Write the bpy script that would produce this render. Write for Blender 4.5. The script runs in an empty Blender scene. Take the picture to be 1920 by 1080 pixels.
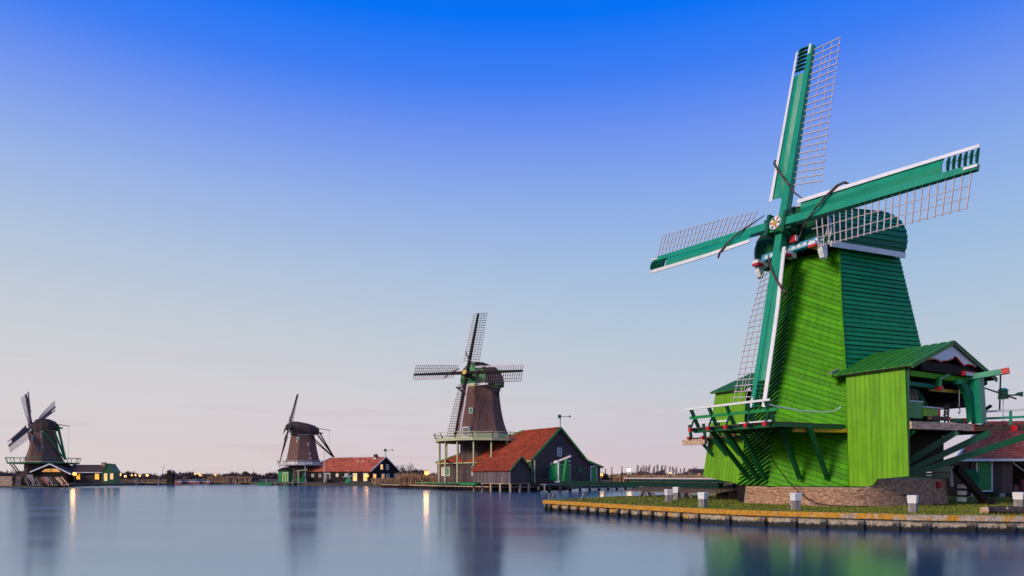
import bpy, math, random
from mathutils import Vector, Matrix
random.seed(7)
R = math.radians
S = bpy.context.scene
col = S.collection

# ------------------------------------------------------------------ camera, sky, sun, exposure
EYE = Vector((0, 0, 2.1)); FPX = 1280.0; HOR = 895.0
cd = bpy.data.cameras.new('camera'); cam = bpy.data.objects.new('camera', cd); col.objects.link(cam)
cam.location = EYE; cam.rotation_euler = (R(90), 0, 0)
cd.sensor_width = 36; cd.lens = 24; cd.shift_y = (HOR - 540) / 1920; cd.clip_start = .1; cd.clip_end = 9000
S.camera = cam

def lin(c):
    c /= 255.0
    return c / 12.92 if c <= .04045 else ((c + .055) / 1.055) ** 2.4
def rgb(r, g, b): return (lin(r), lin(g), lin(b), 1)

W = bpy.data.worlds.new('World'); S.world = W; W.use_nodes = True
nt = W.node_tree; nt.nodes.clear()
out = nt.nodes.new('ShaderNodeOutputWorld'); bg = nt.nodes.new('ShaderNodeBackground')
tc = nt.nodes.new('ShaderNodeTexCoord'); sep = nt.nodes.new('ShaderNodeSeparateXYZ')
nt.links.new(tc.outputs['Generated'], sep.inputs[0])
def ramp(tree, stops, interp='LINEAR'):
    n = tree.nodes.new('ShaderNodeValToRGB'); n.color_ramp.interpolation = interp
    e = n.color_ramp.elements
    while len(e) < len(stops): e.new(.5)
    for k, (p, c) in enumerate(stops): e[k].position = p; e[k].color = c
    return n
sky = ramp(nt, [(0, rgb(212, 194, 200)), (.045, rgb(206, 195, 206)), (.10, rgb(200, 202, 212)), (.19, rgb(181, 199, 216)),
                (.29, rgb(158, 188, 224)), (.37, rgb(138, 172, 232)), (.44, rgb(112, 149, 238)), (.50, rgb(66, 127, 242)),
                (.56, rgb(6, 114, 244)), (.74, rgb(46, 112, 226)), (1, rgb(84, 128, 205))])
nt.links.new(sep.outputs['Z'], sky.inputs[0])
# evening glow: the low sky is paler and warmer towards the west, on the left of the view
glow = nt.nodes.new('ShaderNodeVectorMath'); glow.operation = 'DOT_PRODUCT'; glow.inputs[1].default_value = (-.86, .5, 0)
nt.links.new(tc.outputs['Generated'], glow.inputs[0])
g2 = nt.nodes.new('ShaderNodeMapRange'); g2.interpolation_type = 'SMOOTHSTEP'
g2.inputs[1].default_value = .05; g2.inputs[2].default_value = 1.0; g2.inputs[3].default_value = 0; g2.inputs[4].default_value = .55
nt.links.new(glow.outputs['Value'], g2.inputs[0])
lowm = nt.nodes.new('ShaderNodeMapRange'); lowm.interpolation_type = 'SMOOTHSTEP'
lowm.inputs[1].default_value = .52; lowm.inputs[2].default_value = .02; lowm.inputs[3].default_value = 0; lowm.inputs[4].default_value = 1
nt.links.new(sep.outputs['Z'], lowm.inputs[0])
mul = nt.nodes.new('ShaderNodeMath'); mul.operation = 'MULTIPLY'
nt.links.new(g2.outputs[0], mul.inputs[0]); nt.links.new(lowm.outputs[0], mul.inputs[1])
mx = nt.nodes.new('ShaderNodeMix'); mx.data_type = 'RGBA'; mx.inputs[7].default_value = rgb(226, 216, 212)
nt.links.new(mul.outputs[0], mx.inputs[0]); nt.links.new(sky.outputs[0], mx.inputs[6])
# faint streaks of high cloud low in the sky
cm = nt.nodes.new('ShaderNodeMapping'); cm.inputs['Scale'].default_value = (1.2, 1.2, 16)
nt.links.new(tc.outputs['Generated'], cm.inputs[0])
cn = nt.nodes.new('ShaderNodeTexNoise'); cn.inputs['Scale'].default_value = 3.2; cn.inputs['Detail'].default_value = 5
nt.links.new(cm.outputs[0], cn.inputs['Vector'])
cr = nt.nodes.new('ShaderNodeMapRange'); cr.inputs[1].default_value = .52; cr.inputs[2].default_value = .8
cr.inputs[3].default_value = 0; cr.inputs[4].default_value = .5
nt.links.new(cn.outputs[0], cr.inputs[0])
cz = nt.nodes.new('ShaderNodeMapRange'); cz.interpolation_type = 'SMOOTHSTEP'
cz.inputs[1].default_value = .22; cz.inputs[2].default_value = .04; cz.inputs[3].default_value = 0; cz.inputs[4].default_value = 1
nt.links.new(sep.outputs['Z'], cz.inputs[0])
cmul = nt.nodes.new('ShaderNodeMath'); cmul.operation = 'MULTIPLY'
nt.links.new(cr.outputs[0], cmul.inputs[0]); nt.links.new(cz.outputs[0], cmul.inputs[1])
mx2 = nt.nodes.new('ShaderNodeMix'); mx2.data_type = 'RGBA'; mx2.inputs[7].default_value = rgb(206, 178, 186)
nt.links.new(cmul.outputs[0], mx2.inputs[0]); nt.links.new(mx.outputs[2], mx2.inputs[6])
nt.links.new(mx2.outputs[2], bg.inputs[0]); bg.inputs[1].default_value = 1.0
nt.links.new(bg.outputs[0], out.inputs[0])

sl = bpy.data.lights.new('evening_sun', 'SUN'); so = bpy.data.objects.new('evening_sun', sl); col.objects.link(so)
sl.energy = 2.9; sl.angle = R(16); sl.color = (1, .84, .66)
SUN = Vector((-.76, -.52, .40)).normalized()
so.rotation_euler = SUN.to_track_quat('Z', 'Y').to_euler()
S.view_settings.view_transform = 'Standard'; S.view_settings.look = 'None'
S.view_settings.exposure = 0; S.view_settings.gamma = 1; S.view_settings.use_curve_mapping = False
try:
    S.cycles.use_denoising = True; S.cycles.max_bounces = 6; S.cycles.transparent_max_bounces = 8
    S.cycles.caustics_reflective = False; S.cycles.sample_clamp_indirect = 6
except Exception: pass

# ------------------------------------------------------------------ helpers
def at(x, y, Y):                       # world point seen at photo pixel (x, y) at distance Y
    return Vector(((x - 960) / FPX * Y, Y, EYE.z + (HOR - y) / FPX * Y))
def gnd(x, y, z=0.0):                  # world point on the level z seen at pixel (x, y)
    return at(x, y, (EYE.z - z) * FPX / (y - HOR))

class MB:
    def __init__(s): s.v = []; s.f = []
    def pts(s, P): n = len(s.v); s.v += [tuple(p) for p in P]; return n
    def poly(s, P): n = s.pts(P); s.f.append(tuple(range(n, n + len(P))))
    def hexa(s, P):                    # 8 corners: 4 bottom, 4 top
        n = s.pts(P)
        s.f += [(n+3, n+2, n+1, n), (n+4, n+5, n+6, n+7)] + [(n+i, n+(i+1) % 4, n+4+(i+1) % 4, n+4+i) for i in range(4)]
        return s
    def box(s, x0, x1, y0, y1, z0, z1):
        return s.hexa([(x0,y0,z0),(x1,y0,z0),(x1,y1,z0),(x0,y1,z0),(x0,y0,z1),(x1,y0,z1),(x1,y1,z1),(x0,y1,z1)])
    def beam(s, p, q, w, h, up=(0, 0, 1), w1=None, h1=None):
        p = Vector(p); q = Vector(q); d = (q - p).normalized(); up = Vector(up)
        if abs(d.dot(up)) > .98: up = Vector((0, 1, 0)) if abs(d.y) < .9 else Vector((1, 0, 0))
        x = d.cross(up).normalized(); z = x.cross(d)
        w1 = w if w1 is None else w1; h1 = h if h1 is None else h1
        P = []
        for c, ww, hh in ((p, w, h), (q, w1, h1)):
            P += [c - x*ww/2 - z*hh/2, c + x*ww/2 - z*hh/2, c + x*ww/2 + z*hh/2, c - x*ww/2 + z*hh/2]
        return s.hexa(P)
    def tube(s, P, r, n=6, r1=None, cap=True):
        P = [Vector(p) for p in P]; r1 = r if r1 is None else r1; base = None
        for i, p in enumerate(P):
            d = (P[min(i+1, len(P)-1)] - P[max(i-1, 0)]).normalized()
            u = Vector((0, 0, 1)) if abs(d.z) < .9 else Vector((1, 0, 0))
            a = d.cross(u).normalized(); b = d.cross(a); rr = r + (r1 - r) * i / max(1, len(P)-1)
            m = s.pts([p + a*math.cos(2*math.pi*k/n)*rr + b*math.sin(2*math.pi*k/n)*rr for k in range(n)])
            if base is not None:
                s.f += [(base+k, base+(k+1) % n, m+(k+1) % n, m+k) for k in range(n)]
            elif cap: s.f.append(tuple(m+k for k in range(n)))
            base = m
        if cap: s.f.append(tuple(base+k for k in reversed(range(n))))
        return s
    def prism(s, poly, ext):           # polygon extruded along ext
        e = Vector(ext); n = s.pts(poly); m = s.pts([Vector(p) + e for p in poly]); k = len(poly)
        s.f += [tuple(n+i for i in range(k)), tuple(m+i for i in reversed(range(k)))]
        s.f += [(n+i, m+i, m+(i+1) % k, n+(i+1) % k) for i in range(k)]
        return s
    def lathe(s, prof, c=(0, 0), n=24, a0=0.0, cap=True):
        base = None
        for (r, z) in prof:
            m = s.pts([(c[0]+r*math.cos(a0+2*math.pi*k/n), c[1]+r*math.sin(a0+2*math.pi*k/n), z) for k in range(n)])
            if base is not None: s.f += [(base+k, base+(k+1) % n, m+(k+1) % n, m+k) for k in range(n)]
            elif cap: s.f.append(tuple(m+k for k in reversed(range(n))))
            base = m
        if cap: s.f.append(tuple(base+k for k in range(n)))
        return s
    def ball(s, c, r, n=10, m=6, sz=1.0):
        prof = [(max(.001, r*math.sin(math.pi*i/m)), c[2] - sz*r*math.cos(math.pi*i/m)) for i in range(m+1)]
        return s.lathe(prof, (c[0], c[1]), n)
    def build(s, name, mat, parent=None, smooth=False, label=None):
        me = bpy.data.meshes.new(name); me.from_pydata(s.v, [], s.f)
        if mat: me.materials.append(mat)
        if smooth: me.polygons.foreach_set('use_smooth', [True]*len(me.polygons))
        o = bpy.data.objects.new(name, me); col.objects.link(o)
        if parent: o.parent = parent
        if label: o['label'] = label
        return o
def tag(o, label=None, cat=None, group=None, kind=None):
    if label: o['label'] = label
    if cat: o['category'] = cat
    if group: o['group'] = group
    if kind: o['kind'] = kind
    return o
def empty(name, loc, rz=0, label=None, cat=None, group=None):
    o = bpy.data.objects.new(name, None); col.objects.link(o); o.location = loc; o.rotation_euler = (0, 0, rz)
    return tag(o, label, cat, group)
def inst(src, name, parent, M=None):   # another object sharing src's mesh
    o = bpy.data.objects.new(name, src.data); col.objects.link(o); o.parent = parent
    if M is not None: o.matrix_basis = M
    if src.get('kind'): o['kind'] = src['kind']
    return o
def copy_tree(o, parent=None):
    c = o.copy(); col.objects.link(c)
    if parent: c.parent = parent
    for ch in list(o.children): copy_tree(ch, c)
    return c
def lerp(a, b, t): return a + (b - a) * t
def tab(T, x):                         # piecewise linear table lookup
    if x <= T[0][0]: return T[0][1]
    for (a, p), (b, q) in zip(T, T[1:]):
        if x <= b: return lerp(p, q, (x - a) / (b - a))
    return T[-1][1]

# ------------------------------------------------------------------ materials
def mat(name, c, rough=.6, var=.25, scale=3.0, stretch=(1, 1, 1), bump=0.0, bscale=None, spec=.4, c2=None, island=0.0, objvar=0.0,
        streak=0.0, coords='Object', metal=0.0):
    if rough >= .55 and spec == .4: spec = .16
    m = bpy.data.materials.new(name); m.use_nodes = True; t = m.node_tree; b = t.nodes['Principled BSDF']
    b.inputs['Roughness'].default_value = rough; b.inputs['Specular IOR Level'].default_value = spec; b.inputs['Metallic'].default_value = metal
    co = t.nodes.new('ShaderNodeTexCoord'); mp = t.nodes.new('ShaderNodeMapping'); mp.inputs['Scale'].default_value = stretch
    t.links.new(co.outputs[coords], mp.inputs[0])
    n = t.nodes.new('ShaderNodeTexNoise'); n.inputs['Scale'].default_value = scale; n.inputs['Detail'].default_value = 6
    n.inputs['Roughness'].default_value = .62
    t.links.new(mp.outputs[0], n.inputs['Vector'])
    c = tuple(c[:3]); c2 = tuple(c2[:3]) if c2 else tuple(x * (1 - var) for x in c); hi = tuple(min(1, x * (1 + var*.6)) for x in c)
    r = ramp(t, [(.28, c2 + (1,)), (.5, c + (1,)), (.74, hi + (1,))])
    t.links.new(n.outputs[0], r.inputs[0]); last = r.outputs[0]
    def scaleby(sock, lo, hi_):
        nonlocal last
        mr = t.nodes.new('ShaderNodeMapRange'); mr.inputs[3].default_value = lo; mr.inputs[4].default_value = hi_
        t.links.new(sock, mr.inputs[0])
        hs = t.nodes.new('ShaderNodeVectorMath'); hs.operation = 'SCALE'
        t.links.new(last, hs.inputs[0]); t.links.new(mr.outputs[0], hs.inputs['Scale']); last = hs.outputs[0]
    if island:
        g = t.nodes.new('ShaderNodeNewGeometry'); scaleby(g.outputs['Random Per Island'], 1 - island, 1 + island)
    if objvar:
        oi = t.nodes.new('ShaderNodeObjectInfo'); scaleby(oi.outputs['Random'], 1 - objvar, 1 + objvar)
    if streak:
        mp2 = t.nodes.new('ShaderNodeMapping'); mp2.inputs['Scale'].default_value = (3.5, 3.5, .25)
        t.links.new(co.outputs[coords], mp2.inputs[0])
        n2 = t.nodes.new('ShaderNodeTexNoise'); n2.inputs['Scale'].default_value = 1.6; n2.inputs['Detail'].default_value = 7
        t.links.new(mp2.outputs[0], n2.inputs['Vector']); scaleby(n2.outputs[0], 1 - streak*1.6, 1 + streak)
    t.links.new(last, b.inputs['Base Color'])
    rr = t.nodes.new('ShaderNodeMapRange'); rr.inputs[3].default_value = max(.05, rough - .12); rr.inputs[4].default_value = min(1, rough + .15)
    t.links.new(n.outputs[0], rr.inputs[0]); t.links.new(rr.outputs[0], b.inputs['Roughness'])
    if bump:
        nb = t.nodes.new('ShaderNodeTexNoise'); nb.inputs['Scale'].default_value = bscale or scale*4; nb.inputs['Detail'].default_value = 5
        t.links.new(mp.outputs[0], nb.inputs['Vector'])
        bp = t.nodes.new('ShaderNodeBump'); bp.inputs['Strength'].default_value = bump; bp.inputs['Distance'].default_value = .03
        t.links.new(nb.outputs[0], bp.inputs['Height']); t.links.new(bp.outputs[0], b.inputs['Normal'])
    return m
def emit(name, c, k):
    m = bpy.data.materials.new(name); m.use_nodes = True; b = m.node_tree.nodes['Principled BSDF']
    b.inputs['Base Color'].default_value = tuple(x*.5 for x in c[:3]) + (1,); b.inputs['Emission Color'].default_value = tuple(c[:3]) + (1,)
    b.inputs['Emission Strength'].default_value = k
    return m
M = {}
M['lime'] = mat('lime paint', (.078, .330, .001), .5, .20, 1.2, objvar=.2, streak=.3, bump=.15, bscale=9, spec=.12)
M['limegloss'] = mat('glossy lime paint', (.075, .33, .01), .30, .2, 1.2, objvar=.12, streak=.15, bump=.1, bscale=9, spec=.8)
M['lime_v'] = mat('lime paint on upright boards', (.170, .42, .010), .45, .18, 1.0, objvar=.10, streak=.34, bump=.12, bscale=9, spec=.28)
M['shaded_green'] = mat('blue green tone', (.003, .285, .085), .55, .2, 1.4, objvar=.14, streak=.12, bump=.12, bscale=9)  # same paint as the lime front, with the side's bluish shade put into the colour
M['cap'] = mat('dark blue green tone', (.004, .15, .075), .55, .2, 1.4, objvar=.16, streak=.1, bump=.12, bscale=9)
M['stock'] = mat('sail green paint', (.004, .27, .14), .36, .14, 1.6, bump=.08, spec=.5)
M['dkgreen'] = mat('dark green paint', (.003, .085, .030), .4, .2, 2, bump=.1)
M['sailgreen'] = mat('old dark green paint', (.003, .030, .018), .65, .3, 2, bump=.1)
M['green'] = mat('grass green paint', (.008, .23, .045), .42, .2, 2, streak=.1, bump=.1)
M['roofgreen'] = mat('green roof boards', (.035, .21, .012), .5, .2, 2, objvar=.14, streak=.12, bump=.12)
M['white'] = mat('white paint', (.78, .76, .74), .45, .12, 2, streak=.06, bump=.08)
M['lath'] = mat('weathered cream laths', (.55, .47, .47), .6, .2, 4)
M['tanlath'] = mat('tan weathered laths', (.26, .17, .11), .8, .3, 4)
M['dlath'] = mat('dark brown laths', (.16, .105, .11), .7, .2, 4)
M['red'] = mat('red paint', (.55, .012, .025), .42, .15, 3)
M['blue'] = mat('pale blue paint', (.07, .34, .56), .45, .12, 3)
M['yellow'] = mat('yellow paint', (.62, .34, .02), .45, .15, 3)
M['brown'] = mat('brown oak', (.085, .055, .040), .7, .35, 3, (1, 1, 6), bump=.3)
M['oldwood'] = mat('weathered oak beam', (.60, .40, .27), .8, .5, 2.2, (4, .7, 4), bump=.6, bscale=7, c2=(.10, .065, .05))
M['cloth'] = mat('brown sail cloth', (.12, .075, .07), .85, .3, 6, bump=.4)
M['dark'] = mat('tarred timber', (.017, .010, .008), .7, .3, 3, bump=.2)
M['tar'] = mat('tarred boards', (.098, .062, .058), .62, .35, 2.5, (1, 1, 5), bump=.25, objvar=.22, streak=.15)
M['tarv'] = mat('weathered upright boards', (.150, .115, .118), .75, .35, 2.5, bump=.25, objvar=.25, streak=.25)
M['brick'] = mat('old bricks', (.50, .29, .18), .85, .35, 7, bump=.5, bscale=60, island=.36, c2=(.27, .155, .11))
M['mortar'] = mat('lime mortar', (.30, .23, .18), .9, .3, 9, bump=.4)
M['thatch'] = mat('brown reed thatch', (.20, .105, .080), .9, .30, 2.2, (1, 1, .22), bump=.8, bscale=16, streak=.25)
M['thatchcap'] = mat('dark reed thatch', (.085, .050, .042), .9, .32, 2.6, (1, 1, .3), bump=.8, bscale=16)
M['tile'] = mat('red clay tiles', (.31, .056, .024), .75, .45, .8, objvar=.16, bump=.3, bscale=8, island=.22, c2=(.19, .035, .016))
M['tile2'] = mat('dark red clay tiles', (.46, .11, .055), .75, .45, .8, objvar=.16, bump=.3, bscale=8, island=.22)
M['cream'] = mat('pale yellow green paint', (.50, .51, .27), .5, .14, 2, streak=.1)
M['terra'] = mat('terracotta', (.50, .105, .028), .7, .3, 6, bump=.2)
M['iron'] = mat('black iron', (.012, .012, .014), .45, .2, 5)
M['grey'] = mat('weathered grey timber', (.30, .265, .245), .8, .45, 5, (1, 1, .3), bump=.5, bscale=20, streak=.3)
M['concrete'] = mat('grey concrete', (.34, .31, .29), .85, .3, 4, bump=.3)
M['bark'] = mat('log bark', (.060, .045, .050), .85, .45, 6, bump=.8, bscale=14)
M['cut'] = mat('sawn log end', (.60, .38, .22), .75, .25, 9, bump=.2)
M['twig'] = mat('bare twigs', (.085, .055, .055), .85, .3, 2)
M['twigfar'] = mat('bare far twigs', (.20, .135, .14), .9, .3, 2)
M['hedge'] = mat('dark winter shrubs', (.085, .057, .055), .9, .4, .6)
M['reed'] = mat('dry reed stalks', (.42, .245, .125), .8, .35, .7, island=.35)
M['blade'] = mat('grass blades', (.17, .19, .024), .7, .35, .5, island=.45)
M['lampglow'] = emit('sodium lamp glow', (1, .30, .065), 3.4)
M['lampwhite'] = emit('bright lamp glow', (1, .60, .27), 4.5)
M['farlamp'] = emit('far lamp glow', (1, .46, .14), 2.6)
M['litpane'] = emit('lit window', (1, .42, .055), 1.6)
M['litdim'] = emit('dimly lit window', (1, .45, .10), .55)
M['glass'] = mat('window glass', (.10, .11, .13), .12, .2, 1, spec=.8)
M['boatred'] = mat('faded red hull', (.30, .07, .06), .5, .25, 2)
M['far'] = mat('far walls', (.14, .10, .095), .8, .3, .3)

def node(t, kind, **kw):
    n = t.nodes.new(kind)
    for k, v in kw.items(): setattr(n, k, v)
    return n
# water: long calm surface, slightly rough so that reflections smear
m = bpy.data.materials.new('canal water'); m.use_nodes = True; t = m.node_tree; b = t.nodes['Principled BSDF']
b.inputs['Base Color'].default_value = (.012, .060, .135, 1); b.inputs['Roughness'].default_value = .13; b.inputs['IOR'].default_value = 8.0; b.inputs['Specular Tint'].default_value = (.77, .92, 1, 1)
b.inputs['Specular IOR Level'].default_value = .5
co = node(t, 'ShaderNodeTexCoord'); mp = node(t, 'ShaderNodeMapping'); mp.inputs['Scale'].default_value = (.10, .42, 1)
t.links.new(co.outputs['Object'], mp.inputs[0])
n = node(t, 'ShaderNodeTexNoise'); n.inputs['Scale'].default_value = 1.2; n.inputs['Detail'].default_value = 4; t.links.new(mp.outputs[0], n.inputs['Vector'])
bp = node(t, 'ShaderNodeBump'); bp.inputs['Strength'].default_value = .028; bp.inputs['Distance'].default_value = .25
t.links.new(n.outputs[0], bp.inputs['Height']); t.links.new(bp.outputs[0], b.inputs['Normal'])
n3 = node(t, 'ShaderNodeTexNoise'); n3.inputs['Scale'].default_value = .5; n3.inputs['Detail'].default_value = 3; t.links.new(mp.outputs[0], n3.inputs['Vector'])
mr = node(t, 'ShaderNodeMapRange'); mr.inputs[1].default_value = .3; mr.inputs[2].default_value = .7; mr.inputs[3].default_value = .13; mr.inputs[4].default_value = .18
t.links.new(n3.outputs[0], mr.inputs[0]); t.links.new(mr.outputs[0], b.inputs['Roughness'])
M['water'] = m
M['lawn'] = mat('trodden lawn soil', (.105, .115, .022), .9, .5, .8, c2=(.085, .072, .030), bump=.5, bscale=12)
M['land'] = mat('winter grassland', (.085, .062, .032), .95, .5, .05, c2=(.06, .06, .022), bump=.3)
# quay timber: lichen on top and face, wet below
def quay_mat(name, lich, wet, base):
    m = bpy.data.materials.new(name); m.use_nodes = True; t = m.node_tree; b = t.nodes['Principled BSDF']; b.inputs['Roughness'].default_value = .8
    co = node(t, 'ShaderNodeTexCoord')
    n = node(t, 'ShaderNodeTexNoise'); n.inputs['Scale'].default_value = 1.7; n.inputs['Detail'].default_value = 7; n.inputs['Roughness'].default_value = .7
    t.links.new(co.outputs['Object'], n.inputs['Vector'])
    n2 = node(t, 'ShaderNodeTexNoise'); n2.inputs['Scale'].default_value = 9; n2.inputs['Detail'].default_value = 5; t.links.new(co.outputs['Object'], n2.inputs['Vector'])
    r1 = ramp(t, [(.3, tuple(x*.45 for x in base)+(1,)), (.55, base+(1,)), (.75, tuple(min(1, x*1.35) for x in base)+(1,))]); t.links.new(n2.outputs[0], r1.inputs[0])
    sp = node(t, 'ShaderNodeSeparateXYZ'); t.links.new(co.outputs['Object'], sp.inputs[0])
    # lichen thins out towards the right end of the quay
    fx = node(t, 'ShaderNodeMapRange'); fx.inputs[1].default_value = 9; fx.inputs[2].default_value = 17; fx.inputs[3].default_value = lich; fx.inputs[4].default_value = lich - .20
    t.links.new(sp.outputs[0], fx.inputs[0])
    ad = node(t, 'ShaderNodeMath', operation='ADD'); t.links.new(n.outputs[0], ad.inputs[0]); t.links.new(fx.outputs[0], ad.inputs[1])
    lm = node(t, 'ShaderNodeMapRange'); lm.inputs[1].default_value = .5; lm.inputs[2].default_value = .58; t.links.new(ad.outputs[0], lm.inputs[0])
    lc = ramp(t, [(.35, (.42, .17, .012, 1)), (.6, (.62, .29, .018, 1))]); t.links.new(n2.outputs[0], lc.inputs[0])
    mx = node(t, 'ShaderNodeMix', data_type='RGBA'); t.links.new(lm.outputs[0], mx.inputs[0]); t.links.new(r1.outputs[0], mx.inputs[6]); t.links.new(lc.outputs[0], mx.inputs[7])
    last = mx.outputs[2]
    if wet:
        wz = node(t, 'ShaderNodeMath', operation='MULTIPLY_ADD'); wz.inputs[1].default_value = .22; t.links.new(n2.outputs[0], wz.inputs[0]); t.links.new(sp.outputs[2], wz.inputs[2])
        wm = node(t, 'ShaderNodeMapRange'); wm.inputs[1].default_value = wet; wm.inputs[2].default_value = wet + .09; t.links.new(wz.outputs[0], wm.inputs[0])
        m2 = node(t, 'ShaderNodeMix', data_type='RGBA'); m2.inputs[6].default_value = (.010, .009, .009, 1)
        t.links.new(wm.outputs[0], m2.inputs[0]); t.links.new(last, m2.inputs[7]); last = m2.outputs[2]
    t.links.new(last, b.inputs['Base Color'])
    bp = node(t, 'ShaderNodeBump'); bp.inputs['Strength'].default_value = .5; bp.inputs['Distance'].default_value = .02
    t.links.new(n2.outputs[0], bp.inputs['Height']); t.links.new(bp.outputs[0], b.inputs['Normal'])
    return m
M['quaycap'] = quay_mat('lichened quay beam', .20, 0, (.48, .38, .28))
M['quaypanel'] = quay_mat('quay planking', .02, .27, (.44, .36, .27))
M['quaypost'] = quay_mat('quay piles', -.10, .33, (.20, .16, .12))
# ------------------------------------------------------------------ water, land, lawn, quay
w = MB(); w.poly([(-2500, -300, 0), (2500, -300, 0), (2500, 900, 0), (-2500, 900, 0)])
tag(w.build('water', M['water']), kind='structure')

bankpx = [(-1400, 912), (-300, 912), (0, 912.5), (125, 913), (160, 911.5), (300, 909), (440, 907), (505, 909.5), (590, 910.5), (700, 911.3),
          (720, 913.5), (830, 917.5), (960, 921), (1062, 918.5), (1085, 915), (1200, 913), (1330, 912.5), (1480, 912)]
bank = [gnd(x, y) for x, y in bankpx] + [Vector((80, 135, 0)), Vector((110, 110, 0)), Vector((420, 105, 0))]
# resample so the edge is not dead straight
bk = []
for a, b_ in zip(bank, bank[1:]):
    k = max(1, int((b_ - a).length / 2.5)) if a.length < 400 else 1
    for i in range(k):
        p = a.lerp(b_, i / k); p.y += random.uniform(-.18, .18) if 0 < i else 0; bk.append(p)
bk.append(bank[-1])
rows = []
for p in bk:
    d = Vector((p.x, p.y, 0)).normalized(); far = p.y
    rows.append([Vector((p.x, p.y, -.4)), Vector((p.x, p.y, 0)) + d*.1 + Vector((0, 0, .30 + random.uniform(-.06, .06))),
                 p + d*1.6 + Vector((0, 0, .62 + random.uniform(-.05, .05))), p + d*14 + Vector((0, 0, 1.0)), p + d*60 + Vector((0, 0, 1.05)),
                 d*6000 + Vector((0, 0, 1.2))])
lm = MB()
for r_ in rows: lm.pts(r_)
for i in range(len(rows)-1):
    for j in range(5): lm.f.append((i*6+j, (i+1)*6+j, (i+1)*6+j+1, i*6+j+1))
tag(lm.build('land', M['land']), kind='structure')

# --- the near spit of lawn with its timber quay
ZL = .62
qpx = [(1018, 937.5), (1100, 942.5), (1200, 948), (1303, 953.5), (1400, 957), (1500, 960), (1600, 962.5), (1700, 964.8), (1800, 966.2), (1920, 967.3), (2080, 968.2), (2300, 968.8)]
qpts = [gnd(x, y, .66) for x, y in qpx]
def qxy(px):                           # quay front at photo column px
    y = tab(qpx, px); return gnd(px, y, .66)
lawnfront = []
for i, p in enumerate(qpts):
    d = (qpts[min(i+1, len(qpts)-1)] - qpts[max(i-1, 0)]).normalized(); lawnfront.append(p + Vector((-d.y, d.x, 0))*.27)
lawn = MB()
back = [(2.6, 44.6), (5.2, 48.5), (8.8, 53.6), (14, 57.5), (22, 60.5), (31, 63), (62, 100), (140, 100), (140, 23)]
fl = [(p.x, p.y) for p in lawnfront]
# fine grid inside the outline, gently uneven
def inside(x, y, P):
    c = False; j = len(P)-1
    for i in range(len(P)):
        if (P[i][1] > y) != (P[j][1] > y) and x < (P[j][0]-P[i][0])*(y-P[i][1])/(P[j][1]-P[i][1]) + P[i][0]: c = not c
        j = i
    return c
outl = fl + back[::-1]
lawn.prism([(x, y, ZL) for x, y in outl], (0, 0, -1.3))
tag(lawn.build('lawn', M['lawn']), kind='structure')
g = MB(); outl2 = fl + [(31, 61.5), (22, 59.5), (14, 56.5), (8.8, 52.8), (5.2, 48)][::1]
cnt = 0
while cnt < 52000:
    Y = 25 + 34 * random.random()**1.3; x = random.uniform(.0, .80) * Y
    if not inside(x, Y, outl): continue
    cnt += 1; hgt = random.uniform(.03, .085)*(1.5 if random.random() < .06 else 1); a = random.uniform(0, 6.28); wd = .012 + .00035*Y
    lx, ly = random.gauss(0, .022), random.gauss(0, .022)
    g.poly([(x-wd*math.cos(a), Y-wd*math.sin(a), ZL-.01), (x+wd*math.cos(a), Y+wd*math.sin(a), ZL-.01), (x+lx, Y+ly, ZL+hgt)])
for k in range(420):                    # tufts, thickest along the quay and the wall
    Y = 25.5 + 30*random.random()**1.6; x = random.uniform(.04, .8)*Y
    if not inside(x, Y, outl) or inside(x-.2, Y-.5, outl) and random.random() < .35: continue
    for j in range(14):
        a = random.uniform(0, 6.28); px_, py_ = x+random.gauss(0, .10), Y+random.gauss(0, .08); wd = .016; hh = random.uniform(.08, .19)
        g.poly([(px_-wd*math.cos(a), py_-wd*math.sin(a), ZL-.01), (px_+wd*math.cos(a), py_+wd*math.sin(a), ZL-.01), (px_+random.gauss(0, .05), py_+random.gauss(0, .05), ZL+hh)])
tag(g.build('grass', M['blade']), kind='stuff')

quay = empty('timber_quay', (0, 0, 0), 0, 'long timber quay with orange lichen on its beam edging the lawn of the green windmill', 'quay')
caps = [1018, 1066, 1110, 1180, 1240, 1303, 1360, 1425, 1494, 1585, 1676, 1790, 1905, 2080, 2300]
for a, b_ in zip(caps, caps[1:]):
    m = MB(); n = 3; P0 = [qxy(lerp(a, b_, i/n)) for i in range(n+1)]
    dz = random.uniform(-.012, .012); prev = None
    for i in range(n):
        p, q = P0[i], P0[i+1]; d = (q-p).normalized(); nr = Vector((-d.y, d.x, 0))
        if i == 0: p = p + d*.006
        if i == n-1: q = q - d*.006
        o1 = nr*.30; zz = Vector((0, 0, dz)); dn = Vector((0, 0, -.21))
        m.hexa([p+zz+dn, q+zz+dn, q+o1+zz+dn, p+o1+zz+dn, p+zz, q+zz, q+o1+zz, p+o1+zz])
    m.build('cap_beam', M['quaycap'], quay)
posts = [1022, 1030, 1047, 1064, 1081, 1099, 1117, 1136, 1157, 1177, 1198, 1220, 1245, 1273, 1306, 1364, 1429, 1487, 1544, 1613, 1680, 1737, 1822, 1896, 1990, 2090, 2200]
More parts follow.
